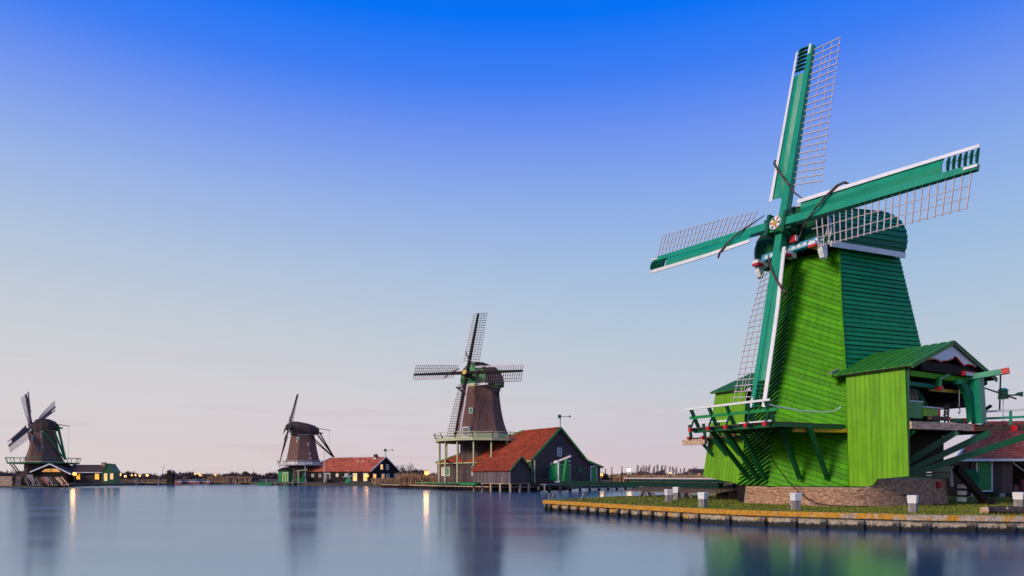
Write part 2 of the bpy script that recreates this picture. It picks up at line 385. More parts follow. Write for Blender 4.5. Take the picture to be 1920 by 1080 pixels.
for px in posts:
    p = qxy(px); q = qxy(px+4); d = (q-p).normalized(); nr = Vector((-d.y, d.x, 0)); c = p + nr*.07; hw = .085 if px < 1310 else .11
    m = MB(); top = .45 - .012 if px < 1310 else .40; lean = random.uniform(-.015, .015)
    m.hexa([c-d*hw-nr*.12+Vector((0,0,-1)), c+d*hw-nr*.12+Vector((0,0,-1)), c+d*hw+nr*.06+Vector((0,0,-1)), c-d*hw+nr*.06+Vector((0,0,-1)),
            c-d*(hw+lean)-nr*.10+Vector((0,0,top-.66)), c+d*(hw-lean)-nr*.10+Vector((0,0,top-.66)), c+d*(hw-lean)+nr*.06+Vector((0,0,top-.66)), c-d*(hw+lean)+nr*.06+Vector((0,0,top-.66))])
    m.build('post', M['quaypost'], quay)
for a, b_ in zip([1018]+posts, posts):
    if b_ - a < 9: continue
    k = max(1, round((qxy(b_)-qxy(a)).length / .42))
    for j in range(k):
        p, q = qxy(lerp(a, b_, j/k)), qxy(lerp(a, b_, (j+1)/k)); d = (q-p).normalized(); nr = Vector((-d.y, d.x, 0)); off = nr*(.16 + random.uniform(-.012, .012))
        p = p + d*.004; q = q - d*.004; z0 = Vector((0, 0, -1.6)); z1 = Vector((0, 0, -.215))
        m = MB(); m.hexa([p+off+z0, q+off+z0, q+off+nr*.07+z0, p+off+nr*.07+z0, p+off+z1, q+off+z1, q+off+nr*.07+z1, p+off+nr*.07+z1])
        m.build('plank', M['quaypanel'], quay)
p = qpts[0]; m = MB(); m.beam(p+Vector((.1, .1, -.12)), Vector((2.75, 45.2, .54)), .25, .22); m.build('cap_beam', M['quaycap'], quay)
m = MB(); m.beam(Vector((2.75, 45.3, .5)), Vector((5.2, 48.6, .5)), .2, .24); m.beam(Vector((5.2, 48.7, .5)), Vector((8.8, 53.7, .5)), .2, .24); m.build('rear_beam', M['quaypanel'], quay)

# ------------------------------------------------------------------ the green paltrok mill
PHI = 1.04009507; TAU = .14107598; RHO = -.08128704
HUB = Vector((14.94, 37.9743, 16.10)); PV = -4.2
hdir = Vector((math.cos(PHI), -math.sin(PHI), 0)); ndir = Vector((-math.sin(PHI), -math.cos(PHI), 0))
base = HUB + ndir*PV; base.z = 0
mill = empty('green_windmill', base, -PHI, 'large bright green sawmill windmill on a round brick base, nearest and biggest of the mills', 'windmill')
def L(u, v, w_): return Vector((u, PV - v, w_))       # (right, front, up) of the mill
# edges of the body, by height
RIDGE = [(1.6, 1.02), (4.72, .61), (7.9, -.15), (8.96, -.37), (12.03, -1.06), (14.9, -1.56)]
EDGEU = [(1.6, 3.58), (4.5, 3.30), (7.5, 3.02), (10.1, 2.62), (14.9, 2.02)]
EDGEV = [(1.6, -.66), (4.5, -.95), (7.5, -1.25), (10.1, -1.6), (14.9, -2.15)]
BACKV = [(4.5, -10.2), (10, -9.05), (12.7, -8.5), (15.2, -8.0)]
def ridge(z): return L(0, tab(RIDGE, z), z)
def edge(z, s=1): return L(s*tab(EDGEU, z), tab(EDGEV, z), z)
def bedge(z, s=1): return L(s*tab(EDGEU, z), tab(BACKV, z), z)
def board(F, wlo, whi, out, lap, zlo, zhi, n=5, sr=(0, 1)):
    # one lapped board on the surface F(s, z): lower edge stands proud by lap
    m = MB(); pr = None
    ss = [lerp(sr[0], sr[1], i/200) for i in range(201)]
    ok = [x for x in ss if min(whi(x), zhi(x)) - max(wlo(x), zlo(x)) > .002]
    if len(ok) < 3: return None
    for i in range(n+1):
        s = lerp(ok[0], ok[-1], i/n); a = max(wlo(s), zlo(s)); c = min(whi(s), zhi(s))
        A = F(s, a); C_ = F(s, c); P = [A - out*.06, A + out*lap, C_ + out*lap*.35]
        k = m.pts(P)
        if pr is not None: m.f += [(pr+1, k+1, k+2, pr+2), (pr, k, k+1, pr+1)]
        else: m.f.append((k, k+1, k+2))
        pr = k
    if pr is not None: m.f.append((pr, pr+2, pr+1))
    return m if len(m.f) > 2 else None
# prow facets with chevron boards
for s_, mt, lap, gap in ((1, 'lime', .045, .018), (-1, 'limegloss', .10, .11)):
    wall = MB(); zs = [1.62, 4.5, 7.5, 10.1, 12, 14.55]
    inn_ = Vector((0, .10, 0))
    for a, b_ in zip(zs, zs[1:]): wall.poly([ridge(a)+inn_, edge(a, s_)+inn_, edge(b_, s_)+inn_, ridge(b_)+inn_])
    wobj = wall.build('prow_wall', M['sailgreen'], mill)
    F = lambda s, z: ridge(z).lerp(edge(z, s_), s)
    out = (edge(5, s_) - ridge(5)).cross(ridge(9) - ridge(5)).normalized() * s_
    if out.dot(L(0, 1, 0) - L(0, 0, 0)) < 0: out = -out
    q0 = 1.62; drop = 1.35; pitch = .275
    while q0 < 14.55 + drop:
        gj = random.uniform(.8, 1.2)
        cut = random.uniform(.2, .8); jl = lap*random.uniform(.8, 1.25)
        for sr in (((0, cut-.002), (cut+.002, 1)) if random.random() < .22 else ((0, 1),)):   # some boards are pieced from two lengths
            m = board(F, lambda s: q0 - drop*s, lambda s: q0 + pitch - gap*gj - drop*s, out, jl, lambda s: 1.62, lambda s: 14.55, 8, sr)
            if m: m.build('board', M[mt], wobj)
        q0 += pitch
# side walls with level boards
for s_ in (1, -1):
    wall = MB(); zs = [4.5, 7.5, 10, 12.7, 14.9]
    for a, b_ in zip(zs, zs[1:]): wall.poly([edge(a, s_)-Vector((s_*.08, 0, 0)), bedge(a, s_)-Vector((s_*.08, 0, 0)), bedge(b_, s_)-Vector((s_*.08, 0, 0)), edge(b_, s_)-Vector((s_*.08, 0, 0))])
    wobj = wall.build('side_wall', M['sailgreen'], mill)
    F = lambda s, z: edge(z, s_).lerp(bedge(z, s_), s)
    out = Vector((s_, 0, .12)).normalized(); q0 = 4.1
    while q0 < 14.9:
        ph = .255*random.uniform(.97, 1.03)
        cut = random.uniform(.2, .8); gj = random.uniform(.7, 1.3); jl = .05*random.uniform(.85, 1.2)
        for sr in (((0, cut-.0015), (cut+.0015, 1)) if random.random() < .22 else ((0, 1),)):
          m = board(F, lambda s: q0 + .42*s, lambda s: q0 + .42*s + ph - .036*gj, out, jl, lambda s: 4.5, lambda s: 14.6 + .45*s, 3, sr)
          if m: m.build('board', M['shaded_green'], wobj)
        q0 += ph
    # corner post closing the board ends
    c = MB(); zz = [1.64, 4.5, 7.5, 10.1, 12.4, 14.5]
    for a, b_ in zip(zz, zz[1:]): c.beam(edge(a, s_) + Vector((s_*.02, .03, 0)), edge(b_, s_) + Vector((s_*.02, .03, 0)), .09, .09)
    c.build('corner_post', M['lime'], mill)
rear = MB()
for a, b_ in zip([4.5, 10, 14.9], [10, 14.9]): rear.poly([bedge(a, -1), bedge(a, 1), bedge(b_, 1), bedge(b_, -1)])
rear.build('rear_wall', M['shaded_green'], mill)
fl_ = MB(); fl_.prism([L(-3.5, -.7, 4.42), L(3.5, -.7, 4.42), L(3.5, -9.5, 4.42), L(-3.5, -9.5, 4.42)], (0, 0, .16)); fl_.build('saw_floor', M['dark'], mill)

# ---- brick ring
def ringpt(th, r=5.1):
    e = 2/4.0; c, s = math.cos(th), math.sin(th)
    return (r*math.copysign(abs(c)**e, c), r*math.copysign(abs(s)**e, s))     # (u, front) about the pivot
N = 400; raw = [ringpt(2*math.pi*i/N) for i in range(N+1)]
ring = MB()
def rtop(th):                          # height of the brickwork: higher to the right of the lime skirts
    d = math.degrees(th) % 360
    return 2.03 if (d < 30 or d > 290) else 1.60
TH0, TH1 = math.radians(-150), math.radians(96.7)
K = 90; prev = None
for i in range(K+1):
    th = lerp(TH0, TH1, i/K); u, f = ringpt(th); tp = rtop(th)
    fl2 = 1.0
    P = [Vector((u*1.012, -f*1.012, .5)), Vector((u*.985, -f*.985, tp)), Vector((u*.9, -f*.9, tp)), Vector((u*.9, -f*.9, .5))]
    k = ring.pts(P)
    if prev is not None: ring.f += [(prev+j, k+j, k+(j+1) % 4, prev+(j+1) % 4) for j in range(4)]
    prev = k
ring.f += [(0, 1, 2, 3), (prev, prev+3, prev+2, prev+1)]
ringo = ring.build('brick_base', M['mortar'], mill)
bm_ = MB(); course = .068; z = .55; row = 0
arc = []; acc = 0; pp = None
TT = [lerp(TH0, TH1, i/900) for i in range(901)]
for th in TT:
    q = Vector(ringpt(th) + (0,)); acc += (q-pp).length if pp is not None else 0; arc.append((acc, th)); pp = q
while z < 2.0:
    s = (row % 2)*.11; k = 1.012 - .027*(z-.5)/1.5
    while s < acc - .25:
        ln = .208 if random.random() < .75 else .098
        t0, t1 = tab(arc, s), tab(arc, s+ln-.012)
        if rtop(t0) >= z + course - .01 and rtop(t1) >= z + course - .01:
            e = .012 + random.uniform(0, .011)
            (a0, b0), (a1, b1) = ringpt(t0), ringpt(t1); ro = 1 + e/5
            n0 = bm_.pts([(a0*k*ro, -b0*k*ro, z), (a1*k*ro, -b1*k*ro, z), (a1*k*ro, -b1*k*ro, z+course-.013), (a0*k*ro, -b0*k*ro, z+course-.013),
                          (a0*k*.995, -b0*k*.995, z), (a1*k*.995, -b1*k*.995, z), (a1*k*.995, -b1*k*.995, z+course-.013), (a0*k*.995, -b0*k*.995, z+course-.013)])
            bm_.f += [(n0, n0+1, n0+2, n0+3), (n0+3, n0+2, n0+6, n0+7), (n0, n0+3, n0+7, n0+4), (n0+1, n0+5, n0+6, n0+2), (n0, n0+4, n0+5, n0+1)]
        s += ln
    z += course; row += 1
tag(bm_.build('brickwork', M['brick'], ringo), kind='stuff')
part_ = MB(); part_.box(-3.3, 3.6, -3.9, 4.2, .5, 1.62); part_.build('dark_core', M['dark'], mill)
m = MB(); m.box(5.03, 5.16, 2.0+.0, 2.3, 1.5, 1.86); m.build('red_box', M['red'], mill)
# roller beams that carry the body, above the brick on the right
for (z0, z1, du) in ((2.06, 2.20, 0), (2.22, 2.36, -.12), (2.40, 2.72, .04)):
    m = MB(); m.box(4.2+du, 4.8+du, -3.0, 4.2, z0, z1); m.build('roller_beam', M['dkgreen'], mill)

# ---- saw sheds left and right
def skirt(u):
    return 1.64 if u < 4.75 else (1.64 + .38*min(1, ((u-4.75)/.42)**2 if u < 5.17 else 1) if u < 5.17 else lerp(2.02, 2.15, (u-5.17)/1.5))
for s_ in (1, -1):
    u0, u1, v0 = 3.66 if s_ > 0 else 3.25, 6.72 if s_ > 0 else 6.2, -.68; nb = 12
    fr = MB(); frame_top = 7.40
    fr.box(min(s_*u0, s_*(u1-(.05 if s_ > 0 else .95))), max(s_*u0, s_*(u1-(.05 if s_ > 0 else .95))), PV-v0+.05, PV-v0+.13, 2.3, frame_top)
    fo = fr.build('shed_front', M['dkgreen'], mill)
    for k in range(nb):
        a, b_ = lerp(u0, u1, k/nb), lerp(u0, u1, (k+1)/nb)
        if s_ < 0:                     # the outer edge of the left shed leans outward to its foot
            f0 = lambda u: u + (.55*(u-u0)/(u1-u0) - .28*(u-u0)/(u1-u0)*0); bot = [lerp(1.66, 2.15, (x-u0)/(u1-u0)) for x in (a, b_)]
            la, lb = [x - .85*(x-u0)/(u1-u0) - .28*(1-(x-u0)/(u1-u0)) for x in (a, b_)]; ta, tb = la, lb; a2, b2 = a+.2*(a-u0)/(u1-u0), b_+.2*(b_-u0)/(u1-u0)
        else:
            bot = [skirt(a), skirt(b_)]; ta, tb, a2, b2 = a-.18, b_-.18, a, b_
        g_ = .006; jz = random.uniform(0, .008); y1 = PV - v0; y0 = y1 - .03 - jz
        m = MB()
        A = [(s_*(a2+g_), y0, bot[0]), (s_*(b2-g_), y0, bot[1]), (s_*(b2-g_), y1, bot[1]), (s_*(a2+g_), y1, bot[0]),
             (s_*(ta+g_), y0, 7.42), (s_*(tb-g_), y0, 7.42), (s_*(tb-g_), y1, 7.42), (s_*(ta+g_), y1, 7.42)]
        m.hexa(A); m.build('board', M['lime_v'], fo)
    cl = MB(); cl.box(min(s_*2.6, s_*3.75), max(s_*2.6, s_*3.75), PV+1.3, PV+1.36, 2.0, 7.4); cl.build('closing_wall', M['dark'], mill)
    # back of shed, floor, posts and gable
    inn = 3.2; shp = MB(); shp.box(min(s_*3.4, s_*(6.3 if s_ > 0 else 5.2)), max(s_*3.4, s_*(6.3 if s_ > 0 else 5.2)), PV+8.0, PV+8.1, 5.9, 7.4); shp.build('rear_hatch', M['brown'], mill)
    fb = MB(); fb.box(min(s_*3.5, s_*6.55), max(s_*3.5, s_*6.55), PV+.9, PV+8.2, 4.42, 4.60); fb.build('shed_floor', M['dark'], mill)
    iw = MB(); iw.box(min(s_*3.3, s_*3.45), max(s_*3.3, s_*3.45), PV+1.0, PV+8.2, 2.2, 7.38); iw.build('inner_wall', M['dark'], mill)
    lw = MB(); lw.box(min(s_*4.3, s_*4.4), max(s_*4.3, s_*4.4), PV+1.0, PV+8.2, 2.7, 4.4); lw.build('under_wall', M['dark'], mill)
    # roof: ridge across the mill, boards running down the slope
    pk, ez, ef, eb = 8.86, 7.42, PV+.42, PV+8.25; rx0, rx1 = 2.75, 7.05 if s_ > 0 else 5.55; pkv = PV+4.05
    rs = MB(); rs.prism([(s_*rx0, ef+.1, ez-.02), (s_*rx0, pkv, pk-.06), (s_*rx0, eb-.1, ez-.12)], (s_*(rx1-rx0-.1), 0, 0)) if False else None
    rf = MB()
    for (ya, za, yb, zb) in ((ef, ez, pkv, pk), (eb, ez-.1, pkv, pk)):
        rf.hexa([(s_*rx0, ya, za-.09), (s_*(rx1-.04), ya, za-.09), (s_*(rx1-.04), yb, zb-.09), (s_*rx0, yb, zb-.09),
                 (s_*rx0, ya, za-.02), (s_*(rx1-.04), ya, za-.02), (s_*(rx1-.04), yb, zb-.02), (s_*rx0, yb, zb-.02)])
    ro = rf.build('shed_roof', M['brown'], mill)
    nbr = 20
    for k in range(nbr):
        a, b_ = lerp(rx0, rx1, k/nbr), lerp(rx0, rx1, (k+1)/nbr)
        m = MB(); h_ = .02 + .035*(k % 2)
        for (ya, za, yb, zb) in ((ef-.06, ez-.03, pkv, pk), (eb+.06, ez-.13, pkv, pk)):
            m.hexa([(s_*(a-.015), ya, za-.015), (s_*(b_+.015), ya, za-.015), (s_*(b_+.015), yb, zb-.015), (s_*(a-.015), yb, zb-.015),
                    (s_*(a-.015), ya, za+h_), (s_*(b_+.015), ya, za+h_), (s_*(b_+.015), yb, zb+h_), (s_*(a-.015), yb, zb+h_)])
        m.build('roof_board', M['roofgreen'], ro)
    m = MB(); m.beam(Vector((s_*rx0, ef-.14, ez-.05)), Vector((s_*(rx0+.25), ef-.14, ez-.05)), .16, .12); m.build('gutter_end', M['lime'], mill)
# lead flashing where the right roof meets the body
m = MB(); m.beam(Vector((2.72, PV+.45, 7.55)), Vector((2.50, PV+4.3, 9.0)), .10, .14, (1, 0, 0)); m.build('flashing', M['grey'], mill)
# right gable: white scalloped board with red edge, barge boards
gx = 6.86
m = MB(); prof = [(PV+4.35, 8.74), (PV+6.75, 7.86), (PV+6.3, 7.83)]
sc = []
for i in range(25):
    tt = i/24; y = lerp(PV+6.3, PV+1.95, tt); sc.append((y, 7.80 + .10*abs(math.sin(tt*math.pi*4.0))**.6 + .32*math.exp(-((tt-.45)/.10)**2)))
pol = [(gx, PV+4.05, 8.74), (gx, PV+6.75, 7.84)] + [(gx, y, z_) for y, z_ in sc] + [(gx, PV+1.75, 7.88)]
m.prism(pol, (.06, 0, 0)); gb = m.build('gable_board', M['white'], mill)
m = MB(); m.tube([(gx+.04, y, z_-.03) for y, z_ in sc], .045, 5); m.build('scalloped_edge', M['red'], mill)
for (ya, za, yb, zb, mt) in ((PV+.36, 7.36, PV+4.05, 8.84, 'roofgreen'), (PV+8.32, 7.26, PV+4.05, 8.84, 'dkgreen')):
    m = MB(); m.beam((7.02, ya, za-.06), (7.02, yb, zb-.06), .05, .14); m.build('barge_board', M[mt], mill)
m = MB(); m.box(6.75, 6.8, PV+1.6, PV+7.2, 7.28, 7.78); m.build('gable_panel', M['dark'], mill)
# timber frame of the open end
def part(name, mt, fn, parent=mill):
    m = MB(); fn(m); return m.build(name, M[mt], parent)
part('tie_beam', 'lime', lambda m: m.beam((6.55, PV+.9, 7.10), (6.55, PV+6.3, 7.13), .24, .26))
part('hoist_beam', 'stock', lambda m: m.beam((4.6, PV+5.4, 7.02), (8.0, PV+6.6, 7.42), .30, .27))
part('hoist_beam_end', 'red', lambda m: m.beam((8.0, PV+6.6, 7.42), (8.3, PV+6.7, 7.455), .32, .29))
part('red_trimmed_block', 'white', lambda m: m.box(6.5, 6.95, PV+5.3, PV+6.6, 7.30, 7.46))
part('red_trim', 'red', lambda m: (m.box(6.5, 6.97, PV+5.2, PV+5.3, 7.28, 7.50), m.box(6.48, 6.97, PV+5.3, PV+6.6, 7.465, 7.51)))
part('corner_post', 'stock', lambda m: m.beam((6.9, PV+6.75, 4.9), (6.9, PV+6.45, 7.28), .46, .56))
part('clamp', 'white', lambda m: (m.box(6.63, 7.08, PV+6.35, PV+6.84, 6.02, 6.10), m.box(6.63, 7.08, PV+6.35, PV+6.84, 5.86, 5.94)))
part('red_knob', 'red', lambda m: m.ball((6.86, PV+6.95, 5.98), .14))
def arch(m, x, y0, z0, y1, z1, wd=.28, th=.3):
    P = []
    for i in range(9):
        a = math.pi/2*i/8; P.append(Vector((x, lerp(y1, y0, math.sin(a)), lerp(z0, z1, 1-math.cos(a)) if False else lerp(z1, z0, 1-math.cos(a)))))
    for a, b_ in zip(P, P[1:]): m.beam(a, b_ + (b_-a)*.05, wd, th, (0, 1, 0))
part('curved_brace', 'cap', lambda m: arch(m, 6.75, PV+6.25, 5.0, PV+4.9, 6.95, .24, .40))
part('curved_brace', 'cap', lambda m: arch(m, 5.2, PV+5.0, 4.9, PV+3.2, 6.6, .26, .34))
part('rear_brace', 'dkgreen', lambda m: (m.beam((5.6, PV+7.9, 4.9), (6.3, PV+8.0, 6.1), .14, .14), m.beam((5.6, PV+7.9, 5.0), (6.9, PV+8.0, 5.9), .14, .14)))
part('rear_wall_board', 'grey', lambda m: m.box(3.6, 6.6, PV+7.94, PV+7.985, 5.9, 6.25))
part('wall_board', 'brown', lambda m: m.box(3.6, 6.6, PV+7.9, PV+7.94, 6.3, 6.75))
part('grey_board', 'grey', lambda m: m.box(5.6, 5.66, PV+1.6, PV+3.4, 6.05, 6.55))
part('cross_beam', 'cap', lambda m: m.beam((6.4, PV+.9, 6.65), (6.4, PV+3.6, 6.62), .2, .2))
part('rail_beam', 'yellow', lambda m: m.beam((6.3, PV+3.2, 6.5), (6.3, PV+6.2, 6.55), .12, .16))
part('bracket', 'green', lambda m: (m.beam((6.7, PV+3.3, 6.55), (6.7, PV+3.3, 7.05), .18, .2), m.beam((6.7, PV+3.3, 7.0), (6.7, PV+4.2, 7.25), .16, .16)))
part('bracket_end', 'red', lambda m: m.box(6.6, 6.86, PV+3.2, PV+3.42, 6.42, 6.60))
part('green_bin', 'green', lambda m: m.box(5.9, 6.5, PV+.95, PV+2.25, 4.98, 5.78))
part('bin_lid', 'white', lambda m: m.box(5.88, 6.52, PV+.92, PV+2.28, 5.783, 5.83))
part('saw_carriage', 'lime_v', lambda m: m.beam((6.4, PV+2.3, 5.3), (6.4, PV+3.5, 5.32), .3, .38))
part('carriage_end', 'red', lambda m: m.beam((6.4, PV+3.51, 5.3), (6.4, PV+3.68, 5.3), .31, .40))
part('carriage_rail', 'white', lambda m: m.beam((6.2, PV+2.3, 5.62), (6.2, PV+5.2, 5.62), .1, .06))
part('dark_frame', 'dkgreen', lambda m: (m.box(6.0, 6.2, PV+3.7, PV+4.4, 4.95, 5.55), m.box(6.3, 6.6, PV+5.1, PV+5.9, 4.92, 5.12)))
part('frame_end', 'red', lambda m: m.box(6.28, 6.62, PV+5.9, PV+6.06, 4.9, 5.16))
part('sawn_beam', 'brown', lambda m: m.beam((6.75, PV+2.4, 5.02), (6.75, PV+3.9, 5.02), .2, .18))
part('sawn_beam_end', 'red', lambda m: m.beam((6.75, PV+3.9, 5.02), (6.75, PV+4.1, 5.02), .22, .2))
def winch(m):
    for k in range(5): m.tube([(6.3, PV+4.6+.1*math.sin(k*2), 5.0+.14*k), (6.3, PV+4.9+.1*math.cos(k*2), 5.08+.14*k)], .05, 5)
    m.tube([(6.3, PV+4.6, 4.9), (6.3, PV+4.62, 5.75)], .04, 5); m.tube([(6.3, PV+4.95, 4.9), (6.3, PV+4.93, 5.7)], .04, 5); m.ball((6.3, PV+4.75, 5.72), .12, 7, 5)
part('winch', 'brown', winch)
part('hoist_rope', 'lath', lambda m: m.tube([(6.6, PV+5.4, 7.0), (6.6, PV+5.4, 5.72)], .025, 5))
part('hook', 'iron', lambda m: m.tube([(6.6, PV+5.4, 5.72), (6.6, PV+5.45, 5.6), (6.6, PV+5.5, 5.46), (6.6, PV+5.4, 5.36), (6.6, PV+5.3, 5.45)], .025, 5))
part('pulley', 'iron', lambda m: m.ball((7.0, PV+7.1, 7.0), .13, 8, 6))
# right-hand platform: heavy beams with red ends, deck, rail, braces below
part('platform_beam', 'oldwood', lambda m: m.beam((6.62, PV+.80, 4.60), (6.80, PV+6.1, 4.66), .32, .36))
part('platform_beam_end', 'red', lambda m: m.beam((6.80, PV+6.102, 4.66), (6.80, PV+6.34, 4.66), .34, .38))
part('platform_edge', 'brown', lambda m: m.beam((6.9, PV+6.36, 4.62), (8.6, PV+9.6, 4.66), .2, .26))
part('joist_end', 'red', lambda m: m.beam((7.9, PV+7.9, 4.62), (8.02, PV+8.08, 4.62), .2, .30))
part('joist_end', 'red', lambda m: m.beam((8.7, PV+9.5, 4.62), (8.9, PV+9.8, 4.62), .26, .34))
for k in range(6):
    part('deck_plank', 'brown', lambda m: m.beam((4.4, PV+6.2+.62*k, 4.80+.002*k), (7.0+.33*k, PV+6.5+.62*k, 4.80+.002*k), .58, .06))
for (p, q) in (((4.4, PV+1.0, 2.8), (6.6, PV+1.25, 4.40)), ((4.4, PV+3.2, 2.4), (6.9, PV+4.6, 4.40)), ((4.5, PV+3.9, 2.3), (7.3, PV+6.9, 4.40)), ((4.6, PV+4.2, 2.2), (8.6, PV+9.2, 4.45))):
    part('under_brace', 'green' if p[1] < PV+2 else 'dkgreen', lambda m: m.beam(p, q, .22, .30))
part('platform_rail', 'white', lambda m: m.beam((6.2, PV+8.2, 5.62), (9.2, PV+11.2, 5.78), .09, .1))
part('platform_mid_rail', 'stock', lambda m: m.beam((6.2, PV+8.2, 5.25), (9.2, PV+11.2, 5.38), .08, .12))
for k in range(4):
    part('rail_post', 'stock', lambda m: m.beam((6.4+.85*k, PV+8.4+.85*k, 4.8), (6.4+.85*k, PV+8.4+.85*k, 5.65+.04*k), .1, .12))
# braced tail post, steps and capstan wheel right of the brick ring
part('tail_post', 'dark', lambda m: m.beam((5.7, PV+6.9, 2.6), (6.2, PV+9.0, .7), .32, .32))
part('tail_foot', 'dark', lambda m: m.box(5.9, 6.5, PV+8.7, PV+9.3, .6, 1.0))
part('capstan_wheel', 'cap', lambda m: m.prism([(5.6 + .46*math.cos(a*math.pi/10)*.6, PV+8.6 + .46*math.cos(a*math.pi/10)*.8, 2.0 + .55*math.sin(a*math.pi/10)) for a in range(20)], (.05, -.04, 0)))
for k in range(3): part('step', 'white', lambda m: m.box(5.2, 5.6, PV+8.0+.02*k, PV+8.2+.02*k, .78+.36*k, 1.0+.36*k))
part('upright', 'white', lambda m: m.beam((5.2, PV+7.5, 1.6), (5.15, PV+7.45, 2.45), .1, .1))

# ---- front gallery
GW = 4.83
gd = MB(); gd.prism([L(-2.35, 4.35, GW), L(2.95, 4.35, GW), L(3.45, -.62, GW), L(0, .75, GW), L(-2.6, -.25, GW)], (0, 0, -.07))
gdo = gd.build('gallery_deck', M['brown'], mill)
part('deck_edge', 'white', lambda m: m.beam(L(.9, 4.42, GW+.03), L(2.95, 4.42, GW+.03), .05, .07))
part('edge_beam', 'dkgreen', lambda m: m.beam(L(-2.4, 4.15, GW-.17), L(2.95, 4.15, GW-.17), .16, .2))
part('side_beam', 'dkgreen', lambda m: m.beam(L(2.92, 4.2, GW-.16), L(3.46, -.55, GW-.16), .2, .18))
part('yellow_beam', 'yellow', lambda m: m.beam(L(2.86, 2.7, GW-.36), L(3.52, -.62, GW-.32), .14, .2))
for u in (-2.2, -.9, .3, 1.6, 2.75):
    part('joist', 'dkgreen', lambda m: m.beam(L(u, .4 - abs(u)*.3, GW-.12), L(u, 4.62, GW-.12), .16, .17))
    part('joist_end', 'red', lambda m: m.beam(L(u, 4.622, GW-.12), L(u, 4.74, GW-.12), .19, .22))
    part('rail_post', 'dkgreen', lambda m: m.beam(L(u+.02, 4.05, GW), L(u, 4.62, GW+1.0), .13, .16))
    part('strut', 'dkgreen', lambda m: m.beam(L(u, 4.62, GW), L(u, 4.34, GW+.56), .07, .08))
part('hand_rail', 'white', lambda m: m.beam(L(-2.55, 4.66, GW+1.03), L(3.05, 4.66, GW+1.03), .08, .11))
part('mid_rail', 'green', lambda m: m.beam(L(-2.5, 4.42, GW+.56), L(3.3, 4.42, GW+.56), .06, .16))
for (u, ub, vb) in ((-1.9, -1.9, .32), (-.95, -1.0, .66), (.1, -.15, 1.12), (1.75, 1.6, .50), (2.95, 2.75, -.18)):
    part('gallery_brace', 'dkgreen', lambda m: m.beam(L(u+.35, 3.7 if u < 1 else 3.0 - (u-1)*.5, GW-.2), L(ub, vb, 2.04), .19, .2))
# brake rope along the prow
P = [L(2.75, 4.5, GW+.86), L(3.0, 4.0, GW+.72), L(3.2, 2.6, GW+.58), L(3.4, 1.2, GW+.56), L(3.5, .4, GW+.63), L(3.52, .0, GW+.78), L(3.5, -.2, GW+.9)]
part('brake_rope', 'white', lambda m: m.tube(P, .032, 6))
# left platform beyond the prow
part('left_deck', 'brown', lambda m: m.box(-6.9, -3.1, PV-.15, PV+.64, 4.52, 4.62))
for u, v in ((-6.66, .38), (-5.55, .30), (-4.45, .2), (-3.35, .08)):
    part('joist_end', 'red', lambda m: m.beam(L(u, v-.08, 4.60), L(u, v+.05, 4.60), .17, .17))
    part('rail_post', 'dkgreen', lambda m: m.beam(L(u, v-.25, 4.6), L(u, v-.1, 5.45), .14, .14))
part('left_hand_rail', 'white', lambda m: m.beam(L(-6.7, .3, 5.52), L(-3.6, .05, 5.52), .08, .1))
part('left_mid_rail', 'green', lambda m: m.beam(L(-6.7, .2, 5.05), L(-3.6, -.05, 5.05), .06, .14))
part('left_beam', 'oldwood', lambda m: m.beam(L(-7.3, .15, 4.34), L(-5.5, .02, 4.34), .3, .34))
for (u, ub) in ((-6.0, -5.55), (-4.9, -4.45), (-3.9, -3.45)):
    part('left_brace', 'dkgreen', lambda m: m.beam(L(u, .1, 4.5), L(ub, -.66, 3.45), .16, .17))
# ---- cap of the green mill
def archpts(hw, zb, zt, k=1.0, n=26, lim=113):
    H_ = zt - zb; hc = zb + .27*H_
    P = []
    for i in range(n+1):
        th = math.radians(lerp(-lim, lim, i/n)); c = math.cos(th)
        P.append((hw*math.sin(th), hc + (.73*H_ if c > 0 else .66*H_)*c))
    return P
FV, BV = -.95, -7.85
nA = archpts(2.5, 14.62, 17.25); nB = archpts(2.52, 15.10, 18.25)
cap = MB()
for i in range(26):
    cap.poly([L(nA[i][0]*.97, FV, nA[i][1]-.04), L(nA[i+1][0]*.97, FV, nA[i+1][1]-.04), L(nB[i+1][0]*.97, BV, nB[i+1][1]-.04), L(nB[i][0]*.97, BV, nB[i][1]-.04)])
cap.poly([L(x*.97, BV+.02, z-.03) for x, z in nB]); cap.poly([L(x*.97, FV+.0, z-.03) for x, z in nA][::-1])
capo = cap.build('cap', M['cap'], mill)
for i in range(26):
    a0, a1 = nA[i], nA[i+1]; b0, b1 = nB[i], nB[i+1]; low0 = a0[1] < a1[1]
    def off(p, q, k): # push outward
        c = (0, (nA[0][1] + 1.0)); d = Vector((p[0], p[1]-15.9)).normalized(); return (p[0] + d.x*k, p[1] + d.y*k)
    lo, up = (.07, .012) if low0 else (.012, .07)
    m = MB(); A0, A1, B0, B1 = off(a0, 0, lo), off(a1, 0, up), off(b0, 0, lo), off(b1, 0, up)
    mid = lambda p, q, t: Vector(p).lerp(Vector(q), t)
    m.hexa([L(a0[0]*.96, FV, a0[1]-.03), L(a1[0]*.96, FV, a1[1]-.03), L(b1[0]*.96, BV, b1[1]-.03), L(b0[0]*.96, BV, b0[1]-.03),
            L(A0[0], FV+.06, A0[1]), L(A1[0], FV+.06, A1[1]), L(B1[0], BV-.05, B1[1]), L(B0[0], BV-.05, B0[1])])
    m.build('board', M['cap'], capo)
